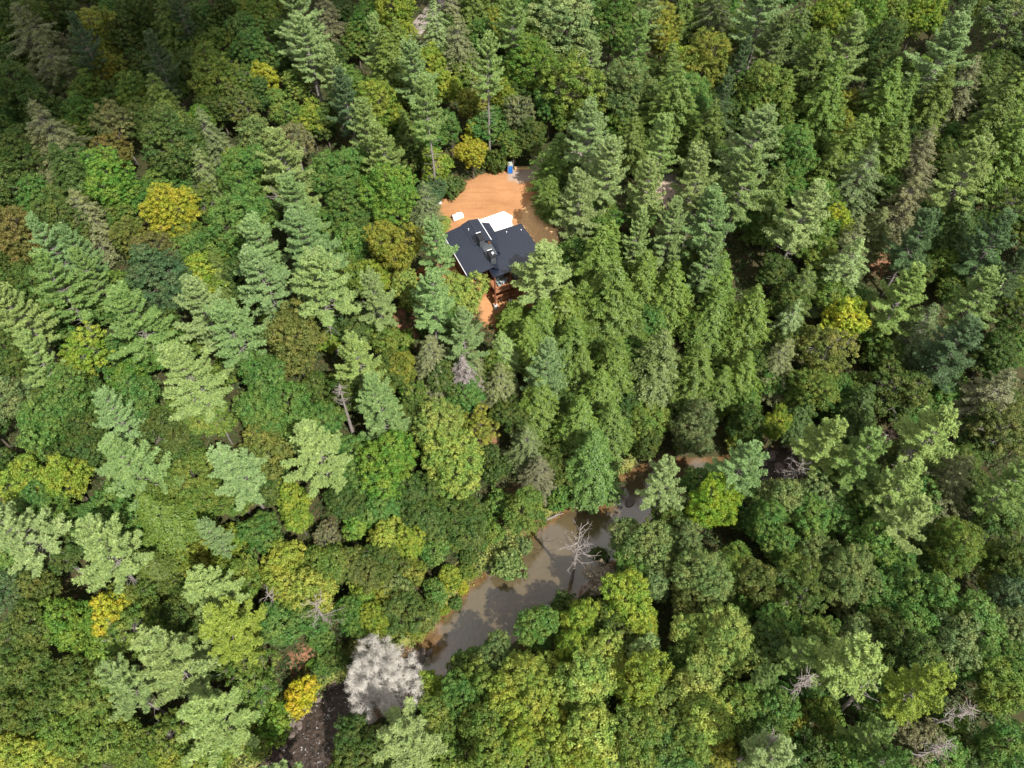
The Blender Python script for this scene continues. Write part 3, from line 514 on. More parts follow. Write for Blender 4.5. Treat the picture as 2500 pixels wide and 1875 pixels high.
def pine(name, R, H, seed, base=0.42, dens=1.0, tuft=9):
    g = np.random.default_rng(seed); zb = H * base; paths = []; C, T = [], []
    lean = g.normal(size=2) * 0.25
    def axis(z): k = z / H; return np.array([lean[0] * k * k * 3, lean[1] * k * k * 3, z])
    r0 = 0.011 * H + 0.05
    zs = np.linspace(-0.6, H, 9); paths.append((np.array([axis(z) for z in zs]), r0 * (1.05 - 0.97 * (np.clip(zs, 0, H) / H))))
    z = zb
    while z < H - 0.3:
        f = (z - zb) / (H - zb); prof = (1 - f) ** 0.62 * min(1.0, 0.62 + f * 2.2)
        nb = g.integers(6, 9); a0 = g.uniform(0, 6.28); whorl = g.uniform(0.75, 1.12)
        for k in range(nb):
            a = a0 + k * 6.283 / nb + g.normal() * 0.22; Lb = R * prof * whorl * g.uniform(0.5, 1.3) + 0.35
            el = math.radians(-4 + 58 * f ** 1.6 + g.normal() * 6); h = np.array([math.cos(a), math.sin(a), 0]); lat = np.array([-h[1], h[0], 0])
            us = np.linspace(0, 1, 7); s = axis(z)
            P = s + h * (us * Lb * math.cos(el))[:, None] + np.array([0, 0, 1]) * (us * Lb * math.sin(el) + 0.16 * Lb * us ** 2.4 - 0.05 * Lb * np.sin(us * 3.14))[:, None]
            if Lb > 1.0: paths.append((P[[0, 2, 4, 6]], [0.012 * Lb + 0.02, 0.011 * Lb + 0.01, 0.02, 0.01]))
            start = 0.30 if Lb > 2 else 0.1
            for u in np.arange(start, 1.0, 0.33 / max(Lb, 0.6) / dens):
                p = np.array([np.interp(u, us, P[:, i]) for i in range(3)]); l2 = (0.19 * Lb * (1 - u) ** 0.6 + 0.15) * g.uniform(0.6, 1.25)
                for sgn in (-1, 1):
                    d2 = unit(h * 0.75 + lat * sgn * g.uniform(0.7, 1.1) + np.array([0, 0, g.uniform(0.0, 0.35)]))
                    q = np.arange(0.1, l2 + 0.08, 0.27)
                    C.append(p + d2 * q[:, None] + g.normal(size=(len(q), 3)) * 0.05); T.append(np.repeat(d2[None], len(q), 0))
                C.append(p[None]); T.append(h[None])
        z += g.uniform(1.1, 1.75) * (1.15 - 0.55 * f)
    if base > 0.3:
        for z in np.arange(H * 0.18, zb, 0.55):       # dead lower limbs
            for k in range(2):
                a = g.uniform(0, 6.28); L = g.uniform(0.6, 2.6) * (0.6 + z / zb * 0.6); h = np.array([math.cos(a), math.sin(a), 0]); s = axis(z)
                paths.append((np.array([s, s + h * L * .5 + [0, 0, .1], s + h * L + [0, 0, g.uniform(-.3, .3)]]), [0.05, 0.035, 0.015]))
    C = np.concatenate(C); T = np.concatenate(T); m = len(C)
    d = unit(g.normal(size=(m, tuft, 3)) * 0.45 + T[:, None, :] * 0.95 + np.array([0, 0, 0.35])); L = 0.48 * g.uniform(0.7, 1.25, (m, tuft))
    Cc = C[:, None, :] + d * (L * 0.5)[..., None]; Nn = unit(g.normal(size=d.shape) * 0.45 + np.array([0, 0, 0.9]))
    cm = leaf_mesh(name + "_crown", [leaf_quads(Cc.reshape(-1, 3), Nn.reshape(-1, 3), d.reshape(-1, 3), L.ravel(), 0.115, 0.05)], M_NEEDLE)
    return cm, tubes(name + "_trunk", paths, M_BARKP, 5)

def hemlock(name, R, H, seed, keep=1.0, base=0.08, twigs=False, tip=1.0):
    g = np.random.default_rng(seed); zb = H * base; paths = []; Cs, Ns, Ts = [], [], []
    r0 = 0.010 * H + 0.04; paths.append((np.array([[0, 0, -.6], [0.05, 0, H * .4], [0, 0.05, H * .75], [0, 0, H]]), [r0 * 1.1, r0 * .75, r0 * .4, 0.03]))
    z = zb; bulge = g.uniform(0, 6.28, 4)
    while z < H - 0.15:
        f = (z - zb) / (H - zb); prof = (1 - f ** 1.5) ** 0.85 * min(1.0, 0.85 + f * 1.5) + 0.04
        nb = int(max(5, round(2 * math.pi * R * prof / 0.95)))
        a0 = g.uniform(0, 6.28)
        for k in range(nb):
            if g.uniform() > keep: continue
            a = a0 + k * 6.283 / nb + g.normal() * 0.15
            Lb = R * prof * (1 + 0.14 * math.sin(2 * a + bulge[0] + f * 5) + 0.1 * math.sin(3 * a + bulge[1] - f * 7)) * g.uniform(0.5, 1.28) + 0.15
            h = np.array([math.cos(a), math.sin(a), 0]); lat = np.array([-h[1], h[0], 0])
            n = int(30 + 15 * min(Lb, 4)); u = g.uniform(0.42 if Lb > 1.5 else 0.0, 1.0, n) ** 0.8
            wid = (0.30 + 0.22 * (1 - u) * Lb) * 0.9
            w = g.normal(size=n) * wid * 0.55
            drop = -0.10 * Lb * u ** 2 - 0.22 * (np.abs(w)) + 0.10 * Lb * u * (f > 0.75) + g.normal(size=n) * 0.07
            Cs.append(np.array([0, 0, z]) + h * (u * Lb)[:, None] + lat * w[:, None] + np.array([0, 0, 1]) * drop[:, None])
            Ns.append(unit(np.array([0, 0, 1.0]) + h * 0.55 + g.normal(size=(n, 3)) * 0.38)); Ts.append(unit(h + lat * (w / wid)[:, None] * 0.9 + g.normal(size=(n, 3)) * 0.2))
            if twigs and Lb > 1: paths.append((np.array([[0, 0, z], [h[0] * Lb * .5, h[1] * Lb * .5, z + .05], [h[0] * Lb * 1.05, h[1] * Lb * 1.05, z - .1 * Lb]]), [0.045, 0.03, 0.012]))
        z += g.uniform(0.40, 0.62)
    C, Nn, T = np.concatenate(Cs), np.concatenate(Ns), np.concatenate(Ts); L = 0.31 * g.uniform(0.6, 1.4, len(C)) * tip
    cm = leaf_mesh(name + "_crown", [leaf_quads(C, Nn, T, L, L * 0.45, 0.06)], M_NEEDLE)
    return cm, tubes(name + "_trunk", paths, M_BARKP, 4)

def snag(name, H, seed, nb=34, spread=3.2, lo=0.35, twig=3, top=0.9):
    g = np.random.default_rng(seed); paths = []
    lean = g.normal(size=2) * 0.5
    P = np.array([[0, 0, -.5], [lean[0] * .2, lean[1] * .2, H * .35], [lean[0] * .7, lean[1] * .7, H * .7], [lean[0], lean[1], H]])
    paths.append((P, [0.36, 0.28, 0.17, 0.04]))
    for i in range(nb):
        f = g.uniform(lo, 0.97); s = np.array([np.interp(f, [0, .35, .7, 1], P[:, k]) for k in range(3)]); a = g.uniform(0, 6.283)
        L = spread * (1.15 - 0.75 * f) * g.uniform(0.45, 1.25); h = np.array([math.cos(a), math.sin(a), g.uniform(-0.1, 0.75) * top]); h = h / np.linalg.norm(h)
        k1 = s + h * L * .45 + g.normal(size=3) * .12; k2 = s + h * L + g.normal(size=3) * .3 + [0, 0, .15 * L]
        paths.append((np.array([s, k1, k2]), [0.06, 0.042, 0.016]))
        for j in range(twig):
            u = g.uniform(.35, .9); q = k1 + (k2 - k1) * u; e = q + unit(h + g.normal(size=3) * 0.75) * L * g.uniform(.2, .4)
            paths.append((np.array([q, (q + e) / 2 + g.normal(size=3) * .05, e]), [0.028, 0.02, 0.010]))
    return tubes(name + "_trunk", paths, M_DEAD, 5)

PROTO = {
 'P': [(5.0, 25.0) + pine("white_pine", 5.0, 25.0, 100 + i, base=[.42, .36, .5, .44, .38, .46, .40, .34, .48][i]) for i in range(9)],
 'T': [(5.0, 27.0) + pine("tall_pine", 5.0, 27.0, 140 + i, base=.60) for i in range(2)],
 'H': [(4.4, 20.0) + hemlock("hemlock", 4.4, 20.0, 200 + i, keep=0.9 - 0.02 * i) for i in range(8)],
 'F': [(4.2, 18.0) + hemlock("thin_hemlock", 4.2, 18.0, 240 + i, keep=0.62, twigs=True, tip=0.85) for i in range(4)],
 'Bl': [(5.5, 18.0) + broadleaf("oak", 5.5, 18.0, 300 + i) for i in range(8)],
 'Bm': [(3.6, 13.0) + broadleaf("maple", 3.6, 13.0, 330 + i, lump=0.66) for i in range(10)],
 'Bs': [(2.0, 6.5) + broadleaf("young", 2.0, 6.5, 360 + i, leaf=0.25, lump=0.5, per=42) for i in range(5)],
 'O': [(4.0, 15.0) + broadleaf("open_maple", 4.0, 15.0, 380 + i, lump=0.6, open_=0.42) for i in range(3)],
 'S': [(1.4, 2.3) + broadleaf("shrub", 1.4, 2.3, 390 + i, leaf=0.24, lump=0.36, per=28, flat=0.8) for i in range(4)],
 'W': [(5.8, 17.0) + broadleaf("silver_tree", 5.8, 17.0, 410, leaf=0.75, lump=0.95, per=85, flat=0.95, twig=True, open_=0.12)],
}
# base colours (linear)
FOL = (1.14, 1.04, 0.74)
PAL = {
 'bp': (0.148, 0.225, 0.112), 'pp': (0.18, 0.245, 0.098), 'pn': (0.150, 0.225, 0.085), 'bd': (0.068, 0.112, 0.062), 'gp': (0.18, 0.24, 0.115),
 'g': (0.076, 0.14, 0.04), 'dg': (0.052, 0.088, 0.026), 'br': (0.092, 0.168, 0.034), 'yg': (0.15, 0.2, 0.036), 'ly': (0.195, 0.235, 0.052),
 'ol': (0.098, 0.145, 0.036), 'do': (0.062, 0.092, 0.025), 'go': (0.15, 0.17, 0.036), 'yl': (0.25, 0.25, 0.032), 'oy': (0.345, 0.3, 0.028),
 'ru': (0.112, 0.105, 0.036), 'rd': (0.22, 0.1, 0.045), 'bo': (0.098, 0.118, 0.038), 'gy': (0.135, 0.150, 0.080), 'gb': (0.14, 0.14, 0.088), 'gg': (0.112, 0.152, 0.068),
 'hg': (0.096, 0.148, 0.036), 'hy': (0.118, 0.175, 0.04), 'ho': (0.088, 0.125, 0.032), 'sv': (0.335, 0.302, 0.375)}
CNAME = {'bp': 'pale blue-green', 'pp': 'pale yellowish green', 'pn': 'fresh green', 'bd': 'dark blue-green', 'gp': 'pale green', 'g': 'mid green', 'dg': 'dark green', 'br': 'bright green',
 'yg': 'yellow-green', 'ly': 'light yellow-green', 'ol': 'olive green', 'do': 'dark olive', 'go': 'golden olive', 'yl': 'bright yellow', 'oy': 'golden yellow', 'ru': 'rust brown',
 'rd': 'reddish orange', 'bo': 'brown-olive', 'gy': 'grey-olive', 'gb': 'grey-brown', 'gg': 'grey-green', 'hg': 'deep green', 'hy': 'fresh green', 'ho': 'olive-tinged', 'sv': 'silvery white'}
# trees read off the photograph: kind colour x y radius [height], in nine crops of it
CROPS = {'A': (0, 0), 'B': (825, 0), 'C': (1650, 0), 'E': (0, 620), 'F': (825, 620), 'G': (1650, 620), 'H': (0, 1235), 'I': (825, 1235), 'J': (1650, 1235)}
DATA = {  # upper left trees get darker greens: part of the shade there is painted in
'A': """B dg 60 100 120;B do 230 140 120;B dg 380 60 110;O go 600 180 125;P bd 545 280 100;B go 690 300 70;B go 700 440 90;F gy 250 290 150;F gy 370 470 120;B ol 560 590 100;B dg 100 540 150
B dg 280 700 120;B g 500 720 100;B g 30 780 80;B dg 100 950 130;F gy 350 900 150;O gy 740 790 120;B ol 850 600 110;P bd 1000 380 105;B do 870 90 120;B do 780 220 100;H ho 1110 190 100;P bd 1160 90 80
B g 1290 130 95;B do 1430 90 95;B do 1230 430 110;B ol 1350 480 140;O ol 1500 520 100;B ol 1400 270 90;B g 1550 200 100;B ol 1620 70 110;B g 1600 330 100;B yl 1690 500 80;O bo 1530 660 100
B ol 1790 690 90;P gp 1900 120 160;P gp 1960 310 130;F gb 2080 140 90;P gp 2095 470 110;B yg 1960 750 85;B gg 1640 860 110;O gb 1860 890 110;B yg 1470 950 70;B br 1280 730 70;H ho 1060 720 110
B do 960 790 120;B dg 1100 930 170;O ru 720 960 110;B br 720 1150 150;F gy 300 1010 90;H dg 470 1150 110;B g 250 1260 120;B dg 60 1170 130;B do 400 1390 140;F gy 580 1410 110;B yl 1090 1320 150
O ol 1290 1280 80;B ru 110 1460 150;P bp 330 1560 110;P bp 540 1600 120;B bo 820 1490 100;O ru 1000 1570 110;B g 1170 1150 70;F gg 1320 1130 100;B g 1540 1090 150;P pp 1840 1040 170
B g 1500 1420 190;B g 1340 1540 100;P bp 1920 1350 170;P bp 1650 1560 150;P bp 2000 1570 180;B g 2090 1110 150;B yg 1420 1630 80;F gg 1330 870 90""",
'B': """B g 190 110 110;B yg 360 110 140;F gp 620 190 85;F gy 730 110 85;H ho 860 90 100;H ho 975 60 90;F gy 770 340 110;P gp 250 270 90;H ol 385 310 80;H ho 330 450 110;B yg 580 390 85;B g 900 250 95
B go 985 130 80;P pn 1120 160 130;B g 1270 80 120;B gp 1450 190 190;B g 1740 130 150;B ol 1210 240 110;P pn 1880 290 110;P gp 1970 60 110;B go 2060 190 115;O go 2090 340 80;B br 1240 420 140;T pp 945 420 115
B yg 1050 610 80;B yg 690 540 80;P bp 500 460 125;T pn 570 700 140;B g 710 800 70;B yg 260 680 145;P bd 60 640 110;P pp 170 830 125;P pp 310 970 130;H ho 440 880 80;B go 835 640 75;B yl2 850 975 80;B yl2 855 850 62
B yg 630 1050 90;B bd 600 1220 75;S dg 720 1180 75;O gy 1150 720 100;B ol 1110 920 80;B do 1240 870 90;S do 990 1020 80;O ol 1480 560 165;B g 1340 660 90;B ol 1560 720 100;B gg 1800 570 150;P gp 1600 400 85
H ho 2080 520 100;H hg 2110 700 130;P gp 1600 880 165;H hg 1400 1030 115 15;H ho 1860 900 85;P pp 2050 920 120;P gp 1690 1100 150;P gp 1540 1260 155;P gp 1960 1240 140;H ho 1340 1230 80 10;P gp 1880 1500 100
P gp 2090 1470 130;B br 330 1220 170;B g 80 1060 120;B g 60 1310 130;F gg 555 1310 85;B pg 640 1440 85;B go 340 1560 160;P bp 640 1560 120;B g 1500 1600 100;H hy 1710 1590 100;B g 80 1530 120;H ho 1180 60 60""",
'C': """H ho 60 70 90;F do 240 110 110;P bp 550 90 185;F ol 780 150 80;B yg 965 70 115;B br 1190 100 120;B ol 1370 110 100;B yg 1560 60 110;P bp 1800 130 100;O gg 2070 180 160;P bp 1690 360 190;B dg 1300 290 130
P pp 1060 330 150;B dg 1340 450 120;P gg 590 290 150;B br 880 340 110;B go 220 370 150;B yg 50 400 100;B g 80 620 140;P bd 400 420 85;B ol 530 570 145;P bd 290 640 85;H ho 830 500 130;H hg 650 670 95
H hg 930 660 125;O go 1100 650 85;B go 1060 790 75;H hg 1280 660 120;H hg 1410 700 100;H ho 1600 700 120;F gb 1780 600 110;H ho 1930 570 90;H hg 2080 660 130;H ho 1940 850 130;H hg 2100 950 130;H ho 190 880 110
P gp 440 930 180;P gp 420 1150 150;B g 760 930 140;H hg 1100 950 100;H hg 1330 990 110;H ho 950 1110 85;F gg 1150 1150 120;F gb 1520 1010 100;F gb 1430 1310 110;P pp 1820 1140 185;P gp 150 1140 150
P bp 240 1400 160;H ho 590 1270 110;P gp 800 1360 170;B yl3 1030 1410 90;H gy 1240 1480 85;F gy 1080 1570 100;O do 2110 1310 120;B dg 1960 1420 80;P bd 2010 1560 160;P bd 1530 1500 130;H dg 1720 1460 110""",
'E': """P pn 380 220 160;P pp 150 400 160;P pn 590 130 120;B ol 760 210 100;B bd2 1010 185 175;B yg 1300 110 115;H ho 1410 160 90;P pn 860 410 175;B g 1000 610 120;B do 1060 430 90;P gp 1280 350 160
P bp 1480 480 180;P bp 1690 150 170;P gp 2000 200 200;B br 1720 370 70;B bo 1840 550 190;O yg 560 620 140;P pp 250 700 120;B yg 440 790 120;B br 820 790 115;B do 70 640 110;B gg 80 910 130;B g 440 940 170
B g 270 1080 150;B dg 560 1110 110;B g 860 940 140;P bp 760 1060 135;P gp 1210 770 195;B g 1650 760 150;B g 1830 950 150;B g 1620 990 130;B ol 1430 740 80;O ol 1370 1040 100;B do 1000 1180 150;B do 1170 1200 90
P bp 850 1370 200;B ol 1240 1420 160;P bp 1510 1360 165;B bo 1700 1260 140;P gp 2010 1240 190;B yg 1850 1530 100;B yg 130 1430 130;B yg 400 1410 130;B g 280 1530 120;H ol 1000 1590 120;B g 690 1590 120;B do 1990 830 80;B yg 2080 560 60;B do 60 230 110""",
'F': """B yg 230 150 90;B pg 420 190 85;B rd 535 135 42;P gp 250 280 125;B go 450 310 50;P bp 590 320 150;B pg 770 250 135;P bp 795 530 125;P gp 1312 128 185 21;P pp 140 680 150
B go 395 710 100;S br 420 545 70;F gy 600 680 105;O ol 485 900 90;F pp 1040 640 95;F gy 1030 840 95;F gy 880 740 80;P bp 255 990 170;B br 310 1320 185;B pg 640 1080 150;B pg 720 1330 185
B g 370 1590 80;P bp 1290 730 150;H hy 1120 400 90 9;H hg 1290 460 120 15;H hy 1420 400 110;H hg 1540 360 100;H hg 1480 600 120;H hg 1650 90 140;H hg 1720 330 150;H hg 1920 210 120;H hg 2090 270 120;H hy 1200 560 90;H hg 1530 740 100
H hg 1730 730 125;H gg 2010 720 140;H hg 1270 970 115;H hg 1640 920 115;H hg 1520 1100 130;H hg 1700 1110 120;H g 1600 1320 140;F gg 1190 1220 100;F gb 1270 1400 90;O go 905 1110 100;S dg 1000 1350 90;B do 1950 1200 90
P gp 2080 1470 140;S g 1000 1590 90;B ol 640 1560 80;H hg 1850 520 90;S dg 780 1000 70;S dg 560 480 60;S dg 940 1270 70;S g 1390 1540 80""",
'G': """P bp 180 70 120;H hg 240 190 110;H hg 220 400 110;H hg 440 420 125;H hg 110 760 120;H hg 400 790 105;H hg 270 850 90;B br 590 340 50;F gp 710 440 90;F gy 640 700 110;F ol 780 230 90
F gp 1060 120 120;B yl3 1070 430 115;O bo 930 620 160;B ol 850 850 150;B g 1000 870 100;P pn 1430 280 165;P pn 1900 300 160;P bd 1790 600 180;F gg 1500 520 130;B dg 2020 610 120;P bd 2120 130 100;O do 2130 400 100
O do 1350 890 160;H dg 1160 1080 110;F gb 1900 900 140;P pp 950 1200 170;P pn 1190 1340 165;P pp 1620 1150 180;B g 1810 1240 55;P pp 1440 1490 160;F gy 1710 1440 130;O bo 2060 1130 140;B gb2 130 1150 140;B dg 460 1060 110
B yg 640 1080 90;B go 400 1220 70;P bp 410 1340 170;B br2 240 1560 160;B g 95 1375 85;B dg 240 1410 90;B dg 520 1260 80;B g 60 1290 60;B gg 660 1570 130;B gg 900 1560 120;P pn 2100 1490 150;B g 1180 1580 100;H dg 780 1010 80""",
'H': """P gp 170 150 190;B g 410 60 110;B g 610 60 110;B g 850 80 120;H ol 1050 100 140;B go 1200 260 95;P bp 1370 200 90;B yg 1500 210 75;B g 1660 190 110;B yg 1870 60 100;P gp 660 320 210;B g 890 250 90;B yg 1420 350 80;H ho 980 400 100
B do 1040 530 80;B bd 70 520 110;B bo 230 510 110;B br 440 720 150;B br 610 890 100;B yl 690 690 125;O ol 880 800 170;B do 150 790 150;P pp 1310 540 170;P ly 1470 780 200;B g 1780 760 130;B ly 1800 380 130;B ly 1960 520 140;B ly 1800 560 100
P gp 1110 1020 250;P gp 790 1170 150;P pp 1330 1360 200;O ol 1560 1000 140;O ol 1600 1180 150;B oy 1860 1160 95;B br 1730 1370 95;B yg 1570 1350 90;O ol 1090 1450 130;B do 160 1040 150;B do 330 1230 150
B do 480 1040 120;B ol 560 1250 150;B do 130 1300 150;B ol 400 1420 140;B ol 720 1440 160;B ly 70 1540 130;B ly 270 1560 130;B ol 520 1590 120;B ol 850 1580 130;B yg 1090 1610 120;P gp 1640 1620 170;B yg 1380 1570 90;S br 1970 1000 32;B g 2060 880 65;B dg 2120 960 70;S g 2050 1010 60;B g 2010 830 60;B ol 1700 1520 80;O gb 2070 200 80""",
'I': """B br 130 110 75;B br 235 90 65;B g 330 30 80;B ly 300 210 100;B yg 450 220 95;B bo 70 340 100;B bo 190 420 100;B go 490 425 75;B g 600 290 85;B g 640 110 80;B ol 730 200 60;B gg 370 500 80
B go 300 550 70;B yg 165 560 80;B g 80 700 100;B yg 220 730 95;B yg 340 740 75;B go 515 790 75;S yg 565 625 42;S yl 790 522 40;B g 620 550 75;B yg 700 460 75;S dg 830 330 58;S g 912 250 36;S gg 1080 365 105;S gg 1188 252 52
B dg 1370 560 75;B yg 580 1160 90;B g 800 930 80;B dg 950 830 65;B do 820 1060 90;B gg 1010 930 110;B g 1260 750 130;B yg 1550 720 110;B yg 1830 610 150;B yg 1930 730 110;B yg 1480 880 110;B pg 1650 950 130
B ly 1200 1080 170;B ly 1050 1260 140;B g 800 1220 120;B pg 1560 1160 170;B ly 1310 1310 140;B gp 1950 910 110;B yg 1900 1150 160;P gp 420 1450 210;B ol 920 1410 140;B ol 960 1570 140;B yg 1150 1480 140;B ly 1390 1500 140
B pg 1640 1430 170;B ol 1880 1490 160;B yg 1530 1620 130;B dg 110 1440 110;B do 60 1600 90;B ol 690 1600 100;B gg 2000 290 140;B gg 1800 190 110;S dg 1650 310 55;B gg 2010 480 100;S ol 980 160 70;S g 900 130 50;S ol 820 420 50;S g 740 620 45;S yg 660 660 40""",
'J': """B gg 60 220 110;B gg 170 420 170;B g 560 100 120;B g 680 230 110;B g 860 100 130;B g 1010 50 110;B gg 880 300 115;B gg 1070 430 165;B g 1230 260 140;B g 1430 330 100;P gp 1440 110 150;B ol 1760 250 170;O go 1960 490 55
B bo 520 470 130;O do 800 560 150;O go 680 340 70;B gg 1080 620 90;B g 1380 520 110;B g 1600 560 150;B g 1540 760 130;B g 1880 700 150;B gg 1760 880 150;B dg 1480 950 170;B gg 2130 760 120;B bo 100 570 110
B pg 340 830 180;B pg 120 800 120;B g 50 960 90;B pg 140 1130 150;B pg 180 1340 150;P pp 1060 980 220;P pp 780 950 110;P pn 560 1080 90;B gg 1150 780 100;B g 1880 990 130;P yg 1510 1200 170;B g 620 1260 130
B go 710 1400 95;B ol 950 1290 95;P pn 1230 1430 120;O gb 1530 1480 150;B ol 2080 1180 140;B g 2080 1500 150;B dg 1830 1560 100;P gp 640 1600 160;B g 1060 1580 120;B do 900 1490 90;P g 1330 1610 110;B ol 110 1540 120;B go 290 1570 95
B do 2120 340 130;B bd 2110 550 110;B ol 1980 330 80;B do 440 1010 80;B g 430 620 80;B dg 1250 1000 80;B g 2120 970 110;B dg 2150 1070 80;B g 1720 1400 90"""}
ALIAS = {'yl2': (0.270, 0.265, 0.035, 'golden yellow'), 'yl3': (0.220, 0.265, 0.034, 'vivid yellow-green'), 'bd2': (0.060, 0.105, 0.060, 'dark blue-green'), 'gb2': (0.085, 0.115, 0.062, 'dark grey-green'),
         'br2': (0.135, 0.205, 0.024, 'bright yellow-green'), 'pg': (0.180, 0.235, 0.070, 'soft yellow-green')}
for k, v in ALIAS.items(): PAL[k] = v[:3]; CNAME[k] = v[3]
def spec_height(kind, R):
    if kind == 'P': return min(27, max(17, 15 + 1.9 * R))
    if kind == 'T': return 29.0
    if kind == 'H': return min(24, max(10, 4.0 * R))
    if kind == 'F': return min(20, max(9, 4.2 * R))
    if kind in ('B', 'O'): return 2.4 * R + 1.5 if R < 2.6 else min(20, 4.0 + 2.5 * R)
    if kind == 'W': return 17.0
    return 1.75 * R
def centre_h(kind, R, H):
    return {'P': 0.70 * H, 'T': 0.80 * H, 'H': 0.52 * H, 'F': 0.52 * H, 'B': H - 1.1 * R, 'O': H - 1.1 * R, 'W': H - 0.85 * R, 'S': 0.9 * R, 'D': 0.62 * H}[kind]
TREES = []      # dict(kind, col, u, v, r, R, H, x, y)
def add_tree(kind, col, u, v, r, H=None):
    R = 4.0; zz = 130
    for _ in range(3):
        Hh = H or spec_height(kind, R); hc = centre_h(kind, R, Hh); x, y = place(u, v, hc); zz = project(x, y, h1(x, y) + hc)[2]; R = r * zz / FPX * {'B': 1.12, 'O': 1.12, 'H': 1.34, 'F': 1.25, 'P': 1.10, 'T': 1.05}.get(kind, 1.0)
    R = max(0.5, R); H = H or spec_height(kind, R)
    for _ in range(12):       # never rooted in the bared clearing: a shorter tree that stands farther back
        if kind == 'S' or H < 3 or float(poly_dist(np.array([x]), np.array([y]), CLEAR)[0]) < 0.3 or y < 104: break
        H *= 0.88; x, y = place(u, v, centre_h(kind, min(R, H * 0.42), H))
    TREES.append(dict(kind=kind, col=col, u=u, v=v, r=r, R=R, H=H, x=x, y=y))
for ck, txt in DATA.items():
    ox, oy = CROPS[ck]
    for it in txt.replace('\n', ';').split(';'):
        q = it.split()
        if len(q) < 5: continue
        u, v, r = ox + 0.3858 * float(q[2]), oy + 0.3858 * float(q[3]), 0.3858 * float(q[4])
        if q[0] != 'S' and any(math.hypot(t['u'] - u, t['v'] - v) < 0.42 * (t['r'] + r) * (0.8 if (q[0] in 'HF') else 1) and t['kind'] != 'S' and t['ck'] != ck for t in TREES): continue
        add_tree(q[0], q[1], u, v, r, float(q[5]) if len(q) > 5 else None); TREES[-1]['ck'] = ck
add_tree('W', 'sv', 825 + .3858 * 250, 1235 + .3858 * 1085, .3858 * 240); TREES[-1]['ck'] = 'I'
# keep trunks out of the water, the house and the clearing
def qst(x, y): return (x - HO[0]) * HB[0] + (y - HO[1]) * HB[1], (x - HO[0]) * HC[0] + (y - HO[1]) * HC[1]
EXCL = [[(930,500),(945,440),(975,405),(1040,375),(1100,366),(1180,352),(1195,372),(1180,420),(1185,500),(1195,540),(1150,700),(1060,700),(1030,600),(985,500)],
        [(1400,1020),(1330,1040),(1250,1090),(1155,1145),(1100,1195),(1010,1240),(960,1290),(925,1360),(890,1440),(720,1460),(610,1560),(560,1659),(690,1659),(740,1590),(940,1450),(1040,1380),(1190,1280),(1330,1180),(1400,1060)],
        [(1840,520),(1930,490),(1960,540),(1930,600),(1860,600)], [(1640,960),(1720,960),(1720,1040),(1640,1040)], [(880,30),(940,20),(940,90),(880,100)], [(1400,310),(1510,310),(1510,410),(1400,410)], [(1020,935),(1070,935),(1070,1010),(1020,1010)], [(640,1400),(690,1400),(690,1470),(640,1470)]]
def in_excl(u, v, r):
    for P in EXCL:
        if float(poly_dist(np.array([u / D_]), np.array([v / D_]), P)[0]) > -r / D_: return True
    return False
moved = 0
for t in TREES:
    if t['kind'] in 'SW': continue
    x, y = t['x'], t['y']; s, tt = qst(x, y)
    if -5.6 < s < 11.6 and -1.0 < tt < 15.5:            # a trunk would stand in the cabin
        if s < 3: t['x'], t['y'] = hw(-6.2, tt)[:2]
        elif tt < 7: t['x'], t['y'] = hw(s, -1.8)[:2]
        else: t['x'], t['y'] = hw(12.6, tt)[:2]
        moved += 1
    d, sd_, w = river_dist(np.array([t['x']]), np.array([t['y']]))
    if d[0] < 0.8:
        g = 0.4; gxv = float(river_dist(np.array([x + g]), np.array([y]))[0][0] - river_dist(np.array([x - g]), np.array([y]))[0][0]); gyv = float(river_dist(np.array([x]), np.array([y + g]))[0][0] - river_dist(np.array([x]), np.array([y - g]))[0][0])
        l = math.hypot(gxv, gyv) or 1; k = 0.8 - d[0]; t['x'] += gxv / l * k; t['y'] += gyv / l * k; moved += 1
nf = 0
for rad, colr in ((3.8, ('dg', 'g', 'do', 'ol')), (2.8, ('dg', 'do', 'g', 'ol'))):
    for _ in range(14000):
        if nf >= 285: break
        y = R_.uniform(14, 290); x = R_.uniform(-1, 1) * (45 + y * 0.72); z = h1(x, y)
        H = rad * 2.5 + 1; u, v, zz = project(x, y, z + H - rad * 1.1); r = rad * FPX / zz
        if not (-60 < u < 2560 and -60 < v < 1935): continue
        if in_excl(u, v, r * 0.9) or float(river_dist(np.array([x]), np.array([y]))[0][0]) < (0.3 if x > 38 else 1.5): continue
        s, tt = qst(x, y)
        if -9 < s < 26 and -8 < tt < 34: continue
        if any(math.hypot(t['u'] - u, t['v'] - v) < (0.74 if t['kind'] in 'BOW' else 0.62) * t['r'] + 0.30 * r for t in TREES): continue
        TREES.append(dict(kind='B', col=R_.choice(colr), u=u, v=v, r=r, R=rad * R_.uniform(.85, 1.15), H=H, x=x, y=y, fill=True, ck='U')); nf += 1
